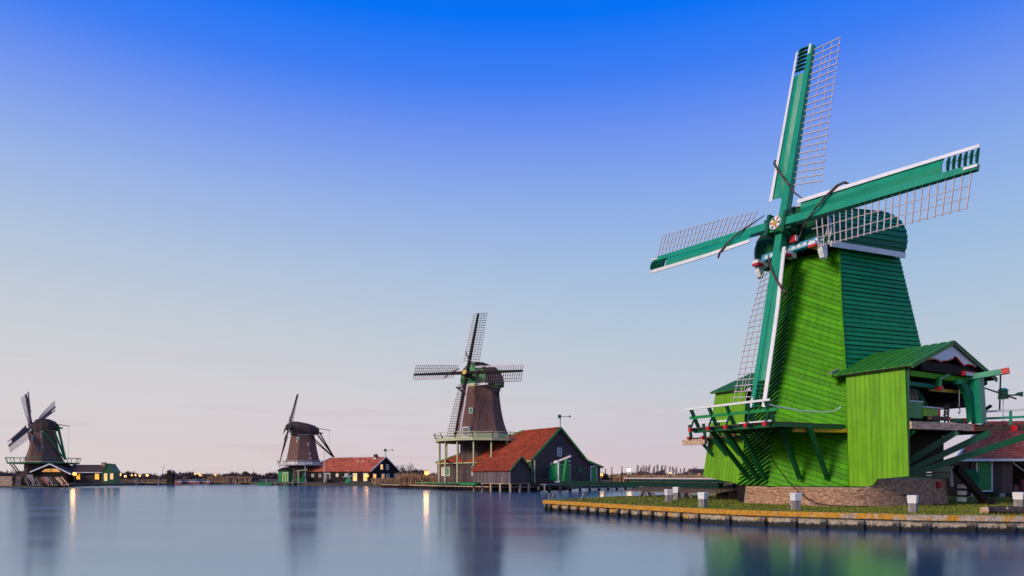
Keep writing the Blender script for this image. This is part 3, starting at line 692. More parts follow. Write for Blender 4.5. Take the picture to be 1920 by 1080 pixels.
for k in range(9):                     # upright boards of the cap front
    xa, xb = lerp(-2.3, 2.3, k/9)+.01, lerp(-2.3, 2.3, (k+1)/9)-.01
    def top(x): return 15.33 + 1.85*math.sqrt(max(0, 1-(x/2.5)**2))
    m = MB(); m.hexa([L(xa, FV+.02, 14.8), L(xb, FV+.02, 14.8), L(xb, FV+.05, 14.8), L(xa, FV+.05, 14.8), L(xa, FV+.02, top(xa)), L(xb, FV+.02, top(xb)), L(xb, FV+.05, top(xb)), L(xa, FV+.05, top(xa))])
    m.build('front_board', M['dkgreen'], capo)
part('front_rim', 'white', lambda m: m.tube([L(x*1.0, FV+.08, z) for x, z in nA], .05, 6))
part('front_rim_curl', 'white', lambda m: m.tube([L(-2.28, FV+.12, 15.0), L(-2.2, FV+.12, 14.78), L(-1.95, FV+.12, 14.68), L(-1.7, FV+.12, 14.75), L(-1.55, FV+.12, 14.92)], .055, 6))
part('front_rim_curl', 'white', lambda m: m.tube([L(2.32, FV+.12, 15.6), L(2.26, FV+.12, 15.1), L(2.05, FV+.12, 14.86), L(1.75, FV+.12, 14.86), L(1.6, FV+.12, 15.0)], .055, 6))
sill = part('front_sill', 'blue', lambda m: m.box(-1.75, 1.95, PV+.55, PV+.85, 14.68, 15.02))
for k in range(10):
    u = -1.55 + .36*k
    m = MB(); P = [(u, PV+.545, 14.76), (u+.30, PV+.545, 14.76), (u+.30, PV+.545, 14.84), (u+.22, PV+.545, 14.92), (u+.15, PV+.545, 14.95), (u+.08, PV+.545, 14.92), (u, PV+.545, 14.84)]
    m.prism(P, (0, .012, 0)); m.build('scallop', M['white'], sill)
for u in (-1.75, .15, 1.95):
    part('beam_head', 'white', lambda m: m.box(u-.2, u+.2, PV+.0, PV+.9, 14.36, 14.66))
    part('beam_head_face', 'red', lambda m: m.box(u-.203, u+.203, PV-.015, PV+.5, 14.355, 14.49))
for u in (-1.85, 2.25):
    part('carved_bracket', 'white', lambda m: m.prism([(u-.14, PV+.7, 14.42), (u-.14, PV+.25, 14.42), (u-.14, PV+.3, 14.1), (u-.14, PV+.45, 13.78), (u-.14, PV+.62, 13.7), (u-.14, PV+.72, 13.9)], (.28, 0, 0)))
for s_ in (1, -1):
    m = MB(); m.hexa([(s_*2.38, PV+.95, 14.40), (s_*2.46, PV+.95, 14.40), (s_*2.46, PV+7.85, 14.90), (s_*2.38, PV+7.85, 14.90),
                      (s_*2.40, PV+.95, 14.70), (s_*2.48, PV+.95, 14.70), (s_*2.48, PV+7.85, 15.20), (s_*2.40, PV+7.85, 15.20)]); m.build('base_band', M['white'], mill)
part('red_block', 'red', lambda m: m.box(.4, .75, PV+.25, PV+.5, 15.08, 15.42))
part('red_block_edge', 'white', lambda m: m.box(.753, .79, PV+.25, PV+.45, 15.1, 15.40))
def fin(m): m.lathe([(.12, 0), (.16, .1), (.10, .2), (.15, .32), (.18, .44), (.10, .55), (.05, .62)], (0, 0), 10)
f = MB(); f.lathe([(.15, 17.85), (.15, 18.35), (.10, 18.42), (.13, 18.52), (.19, 18.66), (.14, 18.8), (.05, 18.9)], (-.1, PV+6.6), 12); fo = f.build('finial', M['white'], mill)
f = MB(); f.lathe([(.165, 18.15), (.165, 18.27)], (-.1, PV+6.6), 12); f.build('finial_band', M['red'], fo)

# ---- sails
def rotor_axes(tau, rho, h=Vector((1, 0, 0)), n=Vector((0, -1, 0))):
    z = Vector((0, 0, 1)); a = math.cos(tau)*n + math.sin(tau)*z; up = math.cos(tau)*z - math.sin(tau)*n
    return a, math.cos(rho)*h + math.sin(rho)*up, -math.sin(rho)*h + math.cos(rho)*up
def frame_matrix(x, y, z, o):
    return Matrix(((x.x, y.x, z.x, o.x), (x.y, y.y, z.y, o.y), (x.z, y.z, z.z, o.z), (0, 0, 0, 1)))
RS = 10.2
def weather(s): return math.radians(tab([(1.5, 25), (5, 12), (RS, 3)], s))
def sp(s, t, a=0.0):                   # point on the twisted sail surface
    w_ = weather(s); return Vector((t*math.cos(w_) + a*math.sin(w_), s, -t*math.sin(w_) + a*math.cos(w_)))
def sail_meshes():
    D = {}
    m = MB(); m.beam((0, .0, 0), (0, RS, 0), .46, .44, (0, 0, 1), .27, .26); D['stock'] = m
    m = MB(); segs = 7; pr = None
    for i in range(segs+1):
        s = lerp(1.6, 8.75, i/segs); k = m.pts([sp(s, -.18, .10), sp(s, -.48, .16), sp(s, -.80, .06), sp(s, -.80, .03), sp(s, -.48, .12), sp(s, -.18, .06)])
        if pr is not None: m.f += [(pr+j, k+j, k+(j+1) % 6, pr+(j+1) % 6) for j in range(6)]
        else: m.f.append(tuple(k+j for j in range(6)))
        pr = k
    m.f.append(tuple(pr+j for j in reversed(range(6)))); D['wind_board'] = m
    m = MB(); pr = None
    for i in range(9):
        s = lerp(1.45, RS+.02, i/8); k = m.pts([sp(s, -.77, .17), sp(s, -.96, .10), sp(s, -.96, .05), sp(s, -.77, .12)])
        if pr is not None: m.f += [(pr+j, k+j, k+(j+1) % 4, pr+(j+1) % 4) for j in range(4)]
        else: m.f.append(tuple(k+j for j in range(4)))
        pr = k
    m.f.append(tuple(pr+j for j in reversed(range(4)))); D['leading_board'] = m
    return D
D = sail_meshes()
a_, e1, e2 = rotor_axes(TAU, RHO)
hubL = Vector((0, PV, HUB.z))
rand = random.Random(3)
first = None
lath_s = [2.35 + .345*k for k in range(23)]
for k, (x, y, o_) in enumerate(((e1, e2, -.18), (-e2, e1, .18), (-e1, -e2, -.18), (e2, -e1, .18))):
    Mx = frame_matrix(x, y, a_, hubL + a_*o_)
    if first is None:
        st = D['stock'].build('sail', M['stock'], mill); first = st; st.matrix_basis = Mx
        D['wind_board'].build('wind_board', M['stock'], st); D['leading_board'].build('leading_board', M['white'], st)
        for s in lath_s:
            m = MB(); m.beam(sp(s, .12, -.02), sp(s, 1.72, -.02), .048, .048); m.build('lath', M['lath'], st)
        for t_, sa, sb in ((.70, 2.0, RS-.25), (1.20, 2.2, RS-.25), (1.64, 2.3, RS-.22), (.95, RS-1.6, RS-1.0)):
            m = MB(); P = [sp(lerp(sa, sb, i/10), t_, -.055) for i in range(11)]; m.tube(P, .022, 5); m.build('hem_lath', M['lath'], st)
        for i in range(6):
            s = 8.98 + .235*i; m = MB(); m.prism([sp(s, -.12, .02), sp(s, -.77, .03), sp(s, -.77, .13), sp(s, -.54, .26), sp(s, -.2, .20)], Vector((0, .05, 0))); m.build('tip_brace', M['cap'], st)
        m = MB(); m.beam(sp(8.9, -.5, .12), sp(RS, -.5, .12), .03, .03); m.build('tip_rod', M['cap'], st)
        m = MB(); m.box(-.06, .06, RS-.5, RS+.06, .12, .20); m.build('tip_pin', M['white'], st)
        # furled cloth wound once round the sail
        m = MB(); P = [Vector((.95, 1.35, -.25)), Vector((.55, 1.7, .05)), Vector((.2, 2.2, .28)), Vector((-.15, 2.7, .42)), Vector((-.55, 3.2, .48)), Vector((-.95, 3.7, .42)), Vector((-1.12, 3.95, .25)), Vector((-1.0, 4.2, -.05))]
        for a, b_, r0, r1 in zip(P, P[1:], (.028, .04, .048, .05, .062, .068, .06), (.04, .048, .05, .062, .068, .06, .04)): m.tube([a, b_], r0, 7, r1)
        m.build('furled_cloth', M['cloth'], st, True)
    else:
        st = inst(first, 'sail', mill, Mx)
        for ch in list(first.children):
            c = ch.copy(); col.objects.link(c); c.parent = st
m = MB(); m.box(-.42, .42, -.42, .42, -.55, .34); hb = m.build('shaft_head', M['green'], mill); hb.matrix_basis = frame_matrix(e1, e2, a_, hubL)
m = MB()
for s_ in (-1, 1):
    m.box(s_*.55-.1, s_*.55+.1, -.6, .6, -.3, .46); m.box(-.95, .95, s_*.36-.07, s_*.36+.07, -.40, .30)
m.build('wedge', M['dkgreen'], hb)
m = MB(); n0 = 24; m.prism([(.36*math.cos(2*math.pi*i/n0), .36*math.sin(2*math.pi*i/n0), .36) for i in range(n0)], (0, 0, .12)); dk = m.build('hub_disc', M['white'], hb)
for i in range(6):
    a = math.pi/3*i; m = MB(); m.prism([(.13*math.cos(a), .13*math.sin(a), .481), (.33*math.cos(a-.26), .33*math.sin(a-.26), .481), (.33*math.cos(a+.26), .33*math.sin(a+.26), .481)], (0, 0, .012))
    m.build('star_wedge', M['red'] if i % 2 else M['iron'], dk)
m = MB(); m.prism([(.15*math.cos(2*math.pi*i/16), .15*math.sin(2*math.pi*i/16), .482) for i in range(16)], (0, 0, .03)); m.build('disc_centre', M['yellow'], dk)
m = MB(); m.lathe([(.34, 0), (.38, 2.6)], (0, 0), 14); sh = m.build('windshaft', M['dkgreen'], mill); sh.matrix_basis = frame_matrix(e1, e2, -a_, hubL)

# ------------------------------------------------------------------ things on the lawn and around the green mill
def bollard(px, ybase, ytop, wpx, rot, label, white=.42):
    p = gnd(px, ybase, ZL); Y = p.y; h_ = (ybase-ytop)/FPX*Y; wd = wpx/FPX*Y*.86
    o = empty('bollard', p, rot, label, 'bollard', 'white topped mooring bollards on the lawn')
    m = MB(); hw = wd*.40; m.hexa([(-hw, -hw, -.3), (hw, -hw, -.3), (hw, hw, -.3), (-hw, hw, -.3), (-hw, -hw, h_*.56), (hw, -hw, h_*.56), (hw, hw, h_*.56), (-hw, hw, h_*.56)])
    m.build('post', M['grey'], o)
    m = MB(); a, b_ = wd*.43, wd*.49; m.hexa([(-a, -a, h_*.56), (a, -a, h_*.56), (a, a, h_*.56), (-a, a, h_*.56), (-b_, -b_, h_*.96), (b_, -b_, h_*.96), (b_, b_, h_*.96), (-b_, b_, h_*.96)])
    n0 = m.pts([(-a, -a, h_), (a, -a, h_), (a, a, h_), (-a, a, h_)]); m.f += [(n0, n0+1, n0+2, n0+3)] + [(n0-4+i, n0-4+(i+1) % 4, n0+(i+1) % 4, n0+i) for i in range(4)]
    m.build('painted_head', M['white'], o); return o
bollard(1253.5, 942, 917.5, 14, .25, 'leftmost white headed bollard on the lawn, front one of a close pair')
bollard(1268.5, 937.5, 913, 13, .9, 'white headed bollard just behind its close neighbour at the left of the lawn')
bollard(1318, 951.5, 923, 17.5, .75, 'bollard at the quay edge in front of the lying sail lattice')
bollard(1492, 956.5, 924, 18, .3, 'bollard with mottled post on the lawn below the green mill gallery')
bollard(1711.5, 962.5, 928.5, 19, .8, 'bollard with pale post at the quay edge below the red box on bricks')
bollard(1910, 953, 923, 20, .75, 'rightmost mooring bollard with white head, standing behind the felled log')

o = empty('timber_trough', gnd(1389, 937, ZL), -PHI, 'low dark timber trough with white marker block on the lawn against the brick base', 'trough')
m = MB(); m.box(-1.7, .1, -.45, .55, -.05, .62); m.build('body', M['dark'], o)
m = MB(); m.box(-1.6, -.95, -.5, .3, .63, .98); m.build('white_block', M['white'], o)
m = MB(); m.box(-.9, .15, .2, .5, .63, 1.2); m.build('rear_plank', M['tar'], o)

def jar(px, yb, hpx, wpx, label):
    p = gnd(px, yb, ZL); Y = p.y; h_ = hpx/FPX*Y; r = wpx/2/FPX*Y
    m = MB(); m.lathe([(r*.86, 0), (r, h_*.2), (r, h_*.8), (r*.9, h_*.93), (r*.6, h_)], (0, 0), 14)
    o = m.build('clay_pipe', M['terra'], None, True); o.location = p; tag(o, label, 'clay pipe', 'terracotta pipes at the brick base'); return o
jar(1581.5, 946.5, 15, 11, 'left, wider one of two upright terracotta pipes at the brick wall foot')
jar(1593, 946, 16, 9.5, 'right, narrower one of two upright terracotta pipes at the brick wall foot')
jar(1396.5, 940.5, 13, 6, 'small reddish clay pipe at the left corner of the brick base')

# cable from the gallery to the lawn
def mw(u, v, z): return base + hdir*u + ndir*(v - PV) + Vector((0, 0, z))
P = [mw(1.3, 3.6, 4.55), mw(1.45, 3.0, 3.6), mw(1.62, 2.4, 2.7), mw(1.9, 1.9, 1.95), mw(2.3, 1.55, 1.35), mw(2.75, 1.3, .95), mw(3.15, 1.15, .76), mw(3.7, .95, .68), mw(4.6, .45, .66), mw(5.3, -.4, .66)]
m = MB(); Q = []
for i in range(len(P)-1):
    for j in range(4): Q.append(P[i].lerp(P[i+1], j/4))
m.tube(Q + [P[-1]], .026, 5); o = m.build('cable', M['iron']); tag(o, 'thin black cable hanging from the mill gallery down over the brick base to the lawn', 'cable')
P = [mw(5.25, -3.4, .62), mw(5.3, -3.35, .95), mw(5.2, -3.2, 1.15), mw(5.15, -3.0, 1.22), mw(5.12, -2.75, 1.18)]
m = MB(); m.tube(P, .025, 5); o = m.build('hose', M['iron']); tag(o, 'short black bent pipe rising from the grass in front of the brick wall', 'pipe')

# felled log at the right
p = gnd(1853, 964.5, ZL); q = gnd(2060, 966.5, ZL)
o = empty('log', p + Vector((0, .1, 0)), 0, 'felled log with pale sawn end lying on the lawn at the quay edge', 'log')
d = (q - p); r = .155; P = []
for i in range(12):
    t_ = i/11; P.append(Vector((d.x*t_, d.y*t_ + .05*math.sin(t_*7), r + .02*math.sin(t_*9))))
m = MB(); m.tube(P, r, 10, r*1.15); m.build('trunk', M['bark'], o, True)
dn = d.normalized(); m = MB(); m.tube([P[0] - dn*.2, P[0]+dn*.02], r*.82, 12, r*1.01); m.build('sawn_end', M['cut'], o)
for i in range(4):
    c = P[2+2*i]; m = MB(); m.ball((c.x, c.y-.12, c.z+.07), .05, 7, 4); m.build('knot', M['cut'], o)

# spare sail lying on trestles
A = at(1052, 905, 65.0); B = at(1352, 912.2, 45.0); d = (B-A); dn = d.normalized(); side = Vector((dn.y, -dn.x, 0)); side = side if side.y < 0 else -side
o = empty('lying_sail', (A+B)/2, 0, 'long dark green windmill sail lying on trestles behind the bollards', 'windmill sail')
c = (A+B)/2
def sl_(k, sd, z): return (A - c) + d*k + side*sd + Vector((0, 0, z))
m = MB(); m.beam(sl_(0, 0, 0), sl_(1, 0, .0), .30, .34, (0, 0, 1), .46, .46); m.build('stock', M['sailgreen'], o)
m = MB(); m.hexa([sl_(.50, -.25, .25), sl_(1.06, -.25, .25), sl_(1.06, -.32, .25), sl_(.50, -.32, .25), sl_(.50, -.35, .42), sl_(1.06, -.35, .46), sl_(1.06, -.42, .46), sl_(.50, -.42, .42)]); m.build('wind_board', M['sailgreen'], o)
m = MB(); m.hexa([sl_(.46, -.30, .43), sl_(1.05, -.30, .47), sl_(1.05, -.62, .47), sl_(.46, -.62, .43), sl_(.46, -.30, .53), sl_(1.05, -.30, .58), sl_(1.05, -.62, .58), sl_(.46, -.62, .53)]); m.build('leading_board', M['lath'], o)
for i in range(26):
    k = .62 + .455*i/25; m = MB(); m.beam(sl_(k, .2, -.12), sl_(k+.004, 2.0, -.42), .045, .045); m.build('lath', M['tanlath'], o)
for sd in (.6, 1.0, 1.4, 1.85):
    m = MB(); m.beam(sl_(.61, sd, -.12-.165*sd/1.0), sl_(1.078, sd, -.12-.165*sd/1.0), .05, .05); m.build('hem_lath', M['tanlath'], o)
m = MB(); m.beam(sl_(.02, .17, .02), sl_(.5, .24, .02), .03, .06); m.build('stock_edge', M['dark'], o)
def trestle(px, yb, k, label):
    p = gnd(px, yb, ZL); top = A + d*k; h_ = top.z - .22 - ZL
    o = empty('trestle', (top.x, top.y, ZL), math.atan2(side.y, side.x), label, 'trestle', 'trestles under the lying sail')
    for sx in (-1, 1): m = MB(); m.beam((sx*.52, 0, -.05), (sx*.13, 0, h_), .2, .22); m.build('leg', M['grey'], o)
    for sx in (-1, 1): m = MB(); m.beam((sx*.46, .55, -.05), (sx*.12, .12, h_), .16, .18); m.build('leg', M['grey'], o)
    m = MB(); m.beam((-.5, 0, h_+.05), (.5, 0, h_+.05), .26, .12); m.build('cross_bar', M['grey'], o)
trestle(1190, 933, .62, 'left grey wooden trestle carrying the middle of the lying sail near the water')
trestle(1290, 930, .82, 'right grey wooden trestle half hidden by the lattice of the lying sail')
for (x0, y0, x1, y1, lb) in ((1029, 938, 1030, 925, 'short dark stake at the very tip of the lawn spit'), (1033.5, 937, 1037, 926, 'slanting thin stake second from the tip of the lawn spit'),
                             (1086, 938, 1095, 925, 'leaning pale stake on the narrow part of the lawn spit')):
    p = gnd(x0, y0, .62); q = at(x1, y1, p.y); m = MB(); m.tube([p - Vector((0, 0, .2)), q], .05, 6); o = m.build('stake', M['grey']); tag(o, lb, 'stake')

# ------------------------------------------------------------------ barn at the right
BY = 47.5
def tile_roof(parent, P00, P10, P11, P01, mt, nx, ny, name='roof', thick=.10, tiles=True):
    # P00,P10: eave from left to right; P01,P11: ridge. Corrugated tile courses joined in one piece over a roof slab
    P00, P10, P11, P01 = map(Vector, (P00, P10, P11, P01)); nrm = (P10-P00).cross(P01-P00).normalized()
    if nrm.z < 0: nrm = -nrm
    m = MB(); m.hexa([P00-nrm*thick, P10-nrm*thick, P11-nrm*thick, P01-nrm*thick, P00, P10, P11, P01]); slab = m.build(name, M[mt], parent)
    if not tiles: return slab
    F = lambda s, t_: P00.lerp(P10, s).lerp(P01.lerp(P11, s), t_)
    g = MB()
    for j in range(ny):
        t0, t1 = j/ny, min(1, (j+1.12)/ny)
        for i in range(nx):
            s0, s1 = i/nx, (i+1)/nx; jz = random.uniform(0, .012); sm = lerp(s0, s1, .45)
            k = g.pts([F(s0, t0)+nrm*(.05+jz), F(sm, t0)+nrm*(.095+jz), F(s1, t0)+nrm*(.045+jz), F(s0, t1)+nrm*.012, F(sm, t1)+nrm*.055, F(s1, t1)+nrm*.01, F(s0, t0), F(s1, t0)])
            g.f += [(k, k+1, k+4, k+3), (k+1, k+2, k+5, k+4), (k+6, k+7, k+2, k+1, k)]
    tag(g.build('tile_courses', M[mt], slab), kind='stuff'); return slab
bo = at(1822, 933, 51.0); bo.z = ZL
barn = empty('barn', bo, R(-6), 'dark boarded barn with red roof and green door at the right edge', 'barn')
ez = 3.45 - ZL; pk = 6.55 - ZL
tile_roof(barn, (-1.35, -.55, ez), (13, -.55, ez), (13, 3.9, pk), (3.1, 3.9, pk), 'tile2', 60, 15)
tile_roof(barn, (13, 8.3, ez), (6.5, 8.3, ez), (4.0, 3.9, pk), (13, 3.9, pk), 'tile2', 10, 4)
part('eave_board', 'white', lambda m: m.box(-1.35, 13, -.64, -.56, ez-.16, ez+.02), barn)
part('barge_board', 'white', lambda m: m.beam((-1.42, -.6, ez), (3.0, 3.9, pk+.02), .10, .2), barn)
for k in range(8):
    if k in (1, 2, 3): continue
    part('board', 'tar', lambda m: m.box(-.05+.36*k, -.05+.36*(k+1)-.012, -.06-random.uniform(0, .01), 0, .32, ez), barn)
part('board', 'tar', lambda m: m.box(.31, 1.38, -.05, 0, 2.55, ez), barn)
dr = part('door', 'green', lambda m: m.box(.36, 1.32, -.09, -.03, .5, 2.68), barn)
part('frame', 'white', lambda m: (m.box(.27, .36, -.11, -.03, .42, 2.76), m.box(1.32, 1.41, -.11, -.03, .42, 2.76), m.box(.36, 1.32, -.11, -.03, .42, .5)), dr)
part('rear_wall', 'dark', lambda m: m.box(-.1, 13, 5.5, 5.6, .1, ez), barn)
part('left_wall', 'dark', lambda m: m.box(-.2, -.1, 0, 5.5, .1, ez-.05), barn)
part('floor', 'grey', lambda m: m.box(2.9, 13, -.1, 5.5, .25, .42), barn)
part('bay_post', 'oldwood', lambda m: m.box(4.25, 4.55, -.1, .2, .35, ez), barn)
part('bay_post', 'oldwood', lambda m: m.box(7.6, 7.9, -.1, .2, .35, ez), barn)
part('bay_brace', 'brown', lambda m: m.beam((3.2, 0, ez-.1), (4.3, 0, 1.9), .14, .14), barn)
part('drain_pipe', 'concrete', lambda m: m.tube([(2.55, -.62, ez-.15), (2.6, -.5, ez-.3), (3.75, -.3, 1.75), (3.8, -.3, 1.6), (3.82, -.3, .3)], .05, 8), barn)
part('bay_rail', 'lath', lambda m: m.box(3.8, 7.6, -.15, -.1, 1.55, 1.62), barn)
part('plinth', 'concrete', lambda m: (m.box(-.1, .8, -.1, .3, -.1, .30), m.box(1.9, 2.3, -.1, .3, -.1, .30), m.box(4.2, 4.9, -.2, .3, -.1, .24)), barn)
for k, (x, z, sx, sz, mt) in enumerate(((3.25, .42, .45, 1.3, 'grey'), (4.05, .42, .4, .5, 'boatred'), (5.2, .42, .8, .7, 'brown'), (4.75, .42, .35, .9, 'boatred'))):
    m = MB(); m.hexa([(0, 0, 0), (sx, 0, 0), (sx, .5, 0), (0, .5, 0), (.05, .06, sz), (sx-.05, .04, sz*.94), (sx-.03, .45, sz), (.03, .44, sz)])
    o = m.build('crate', M[mt]); o.location = barn.matrix_basis @ Vector((x, 1.6, z)) if False else bo + Vector((x, 1.6 - .1*x, z))
    tag(o, ['grey upright chest in the shade of the open barn bay', 'low reddish box on the barn floor beside the bay post', 'brown crate on the barn floor behind the rightmost bollard', 'tall reddish box behind the bay post of the barn'][k], 'crate', 'boxes stored in the open barn bay')

# little green weather-vane mill on a pole beyond the gallery
vo = at(1881, 800, 56); vo.z = 0
vane = empty('miniature_mill', vo, R(15), 'miniature green mill vane with two crossed arms on a white pole above the barn', 'weather vane')
zc = at(1881, 740, 56).z
part('pole', 'white', lambda m: m.tube([(0, 0, .6), (0, 0, zc-.35)], .07, 8, .05), vane)
part('body', 'dkgreen', lambda m: m.hexa([(-.3, -.25, zc-.35), (.3, -.25, zc-.35), (.3, .25, zc-.35), (-.3, .25, zc-.35), (-.24, -.2, zc+.3), (.24, -.2, zc+.3), (.24, .2, zc+.3), (-.24, .2, zc+.3)]), vane)
part('roof', 'cap', lambda m: m.prism([(-.32, -.3, zc+.30), (-.32, .3, zc+.30), (-.32, 0, zc+.55)], (.64, 0, 0)), vane)
part('tail', 'dkgreen', lambda m: (m.beam((.2, 0, zc-.05), (2.0, 0, zc+.05), .07, .12), m.prism([(1.1, -.02, zc+.0), (2.1, -.02, zc-.1), (2.1, -.02, zc+.32), (1.5, -.02, zc+.22)], (0, .04, 0))), vane)
for a in (R(24), R(92)):
    part('arm', 'iron', lambda m: m.beam((-.32, -1.5*math.cos(a), zc+.1-1.5*math.sin(a)), (-.34, 1.5*math.cos(a), zc+.1+1.5*math.sin(a)), .05, .12), vane)
# ------------------------------------------------------------------ the three smaller mills
def far_sail(Rr, board, lathm, edgem, stockm, parent, Mx4, nl=20, wide=1.75, shared={}):
    key = (Rr, board, lathm)
    if key not in shared:
        f = Rr/10.2
        def spf(s, t_, a=0.0):
            w_ = R(tab([(1.5, 22), (5*f, 11), (Rr, 2)], s)); return Vector((t_*math.cos(w_)+a*math.sin(w_), s, -t_*math.sin(w_)+a*math.cos(w_)))
        m = MB(); m.beam((0, 0, 0), (0, Rr, 0), .48, .42, (0, 0, 1), .30, .26); stk = m
        g = MB()
        for i in range(nl+1):
            s = lerp(2.1*f, Rr-.03, i/nl); g.beam(spf(s, -.75 if not board else .1), spf(s, wide), .07, .07)
        for t_ in (.62, 1.17, wide-.05):
            P = [spf(lerp(2.1*f, Rr-.05, i/8), t_, -.05) for i in range(9)]; g.tube(P, .035, 4)
        e = MB(); pr = None
        for i in range(9):
            s = lerp(1.9*f, Rr, i/8); t0, t1 = (-.78, -1.05); k = e.pts([spf(s, t0, .14), spf(s, t1, .08), spf(s, t1, .0), spf(s, t0, .06)])
            if pr is not None: e.f += [(pr+j, k+j, k+(j+1) % 4, pr+(j+1) % 4) for j in range(4)]
            pr = k
        wb = None
        if board:
            wb = MB(); pr = None
            for i in range(7):
                s = lerp(2.1*f, board*Rr, i/6); k = wb.pts([spf(s, -.15, .1), spf(s, -.78, .1), spf(s, -.78, .06), spf(s, -.15, .05)])
                if pr is not None: wb.f += [(pr+j, k+j, k+(j+1) % 4, pr+(j+1) % 4) for j in range(4)]
                pr = k
        o = stk.build('sail', M[stockm], parent); gl = g.build('lattice', M[lathm], o); tag(gl, kind='stuff'); e.build('leading_board', M[edgem], o)
        if wb: wb.build('wind_board', M[stockm], o)
        c = MB(); P = [Vector((.9, 1.5*f, -.2)), Vector((.2, 2.2*f, .3)), Vector((-.6, 3.2*f, .45)), Vector((-1.0, 3.9*f, .2))]; c.tube(P, .10, 6); c.build('furled_cloth', M['cloth'], o)
        shared[key] = o; o.matrix_basis = Mx4; return o
    src = shared[key]; o = inst(src, 'sail', parent, Mx4)
    for ch in src.children: c = ch.copy(); col.objects.link(c); c.parent = o
    return o
def octo(m, prof, n=8, a0=R(22.5)): m.lathe(prof, (0, 0), n, a0)
def smock_mill(label, H, phi, tau, rho, Rr, back, z0, tower, deckz, deckr, capdim, opts, group='thatched windmills along the far bank'):
    h = Vector((math.cos(phi), -math.sin(phi), 0)); n = Vector((-math.sin(phi), -math.cos(phi), 0))
    b = Vector(H) - n*back; b.z = 0
    o = empty('windmill', b, -phi, label, 'windmill', group)
    a_, e1, e2 = rotor_axes(tau, rho); hub = Vector((0, -back, H[2]))
    for (x, y, of) in ((e1, e2, -.2), (-e2, e1, .2), (-e1, -e2, -.2), (e2, -e1, .2)):
        far_sail(Rr, opts.get('board', 0), opts['lath'], opts['edge'], opts['stock'], o, frame_matrix(x, y, a_, hub + a_*of))
    m = MB(); m.box(-.5, .5, -.5, .5, -.5, .5); hb = m.build('shaft_head', M[opts['stock']], o); hb.matrix_basis = frame_matrix(e1, e2, a_, hub)
    m = MB(); m.prism([(.42*math.cos(2*math.pi*i/14), .42*math.sin(2*math.pi*i/14), .5) for i in range(14)], (0, 0, .1)); m.build('hub_disc', M['yellow'], hb)
    m = MB(); m.lathe([(.4, 0), (.42, back*.6)], (0, 0), 10); w_ = m.build('windshaft', M['brown'], o); w_.matrix_basis = frame_matrix(e1, e2, -a_, hub)
    # thatched tower
    m = MB(); octo(m, tower); tw = m.build('tower', M['thatch'], o)
    ztop, rtop_ = tower[-1][1], tower[-1][0]
    m = MB(); octo(m, [(rtop_+.10, ztop-.05), (rtop_+.12, ztop+.30)]); m.build('curb_ring', M[opts['ring']], o)
    # cap: hull shape
    zb, zt, v0, v1, hw = capdim
    m = MB(); st_ = [(-v0, hw*.82, zb, lerp(zb, zt, .93 if not opts.get('peak') else 1.0)), (-v0*.4, hw*1.0, zb, zt), (v1*.35, hw*1.02, zb, lerp(zb, zt, .97 - opts.get('peak', 0)*.5)), (v1*.75, hw*.9, zb+.05, lerp(zb, zt, .80 - opts.get('peak', 0)*.4)), (v1, hw*.62, zb+.3, lerp(zb, zt, .52))]
    pr = None; nA_ = 12
    for (y, w2, a, c) in st_:
        P = []
        for i in range(nA_+1):
            th = R(lerp(-105, 105, i/nA_)); cc = math.cos(th); hc = a + .22*(c-a); P.append((w2*math.sin(th), y, hc + ((.78 if cc > 0 else .7)*(c-a))*math.copysign(abs(cc)**.85, cc)))
        k = m.pts(P)
        if pr is not None: m.f += [(pr+i, k+i, k+i+1, pr+i+1) for i in range(nA_)] + [(pr+nA_, k+nA_, k, pr)]
        else: m.f.append(tuple(k+i for i in range(nA_+1)))
        pr = k
    m.f.append(tuple(pr+i for i in reversed(range(nA_+1)))); cp = m.build('cap', M[opts.get('capm', 'thatchcap')], o)
    y0 = -v0 - .03
    m = MB(); m.prism([(-hw*.72, y0, zb+.1), (hw*.72, y0, zb+.1), (hw*.76, y0, lerp(zb, zt, .4)), (hw*.45, y0, lerp(zb, zt, .78)), (0, y0, lerp(zb, zt, .88)), (-hw*.45, y0, lerp(zb, zt, .78)), (-hw*.76, y0, lerp(zb, zt, .4))], (0, -.06, 0)); m.build('front_panel', M[opts.get('front', 'dkgreen')], cp)
    m = MB(); m.box(-hw*.95, hw*.95, y0-.25, y0-.07, zb-.1, zb+.28); m.build('front_sill', M['white'], o)
    # tail
    tz = opts.get('tailz', deckz+1.0); tl = opts.get('tail', 6.2)
    m = MB(); m.beam((0, v1*.6, zb+.9), (0, v1+1.2, zb+.55), .3, .35); m.build('tail_beam', M[opts['beam']], o)
    for s_ in (-1, 1):
        m = MB(); m.beam((s_*2.4, v1*.35, zb+.1), (s_*.25, tl, tz), .22, .24); m.build('tail_brace', M[opts['beam']], o)
        m = MB(); m.beam((s_*1.0, v1*.9, zb+.4), (s_*.2, tl, tz), .18, .2); m.build('tail_brace', M[opts['beam']], o)
    m = MB(); m.beam((0, v1+.4, zb+.5), (0, tl+.2, tz-.4), .34, .34); m.build('tail_pole', M[opts['beam']], o)
    for s_ in (-1, 1):
        m = MB(); m.beam((0, -1.2, zb+.15), (s_*4.6, -.9, zb+.05), .26, .3) if opts.get('cross') else m.beam((0, -1.2, zb+.15), (s_*2.7, -1.0, zb+.10), .24, .26); m.build('cross_beam', M[opts['beam']], o)
        if opts.get('cross'):
            m = MB(); m.beam((s_*4.4, -.8, zb+.1), (s_*2.9, .6, zb-1.6), .24, .26); m.build('cross_brace', M[opts['beam']], o)
    m = MB(); m.beam((0, v1*.9, zb+lerp(0, zt-zb, .55)), (0, v1+opts.get('pole', 4.5), zb+lerp(0, zt-zb, .38)), .16, .16); m.build('brake_pole', M['dark'], o)
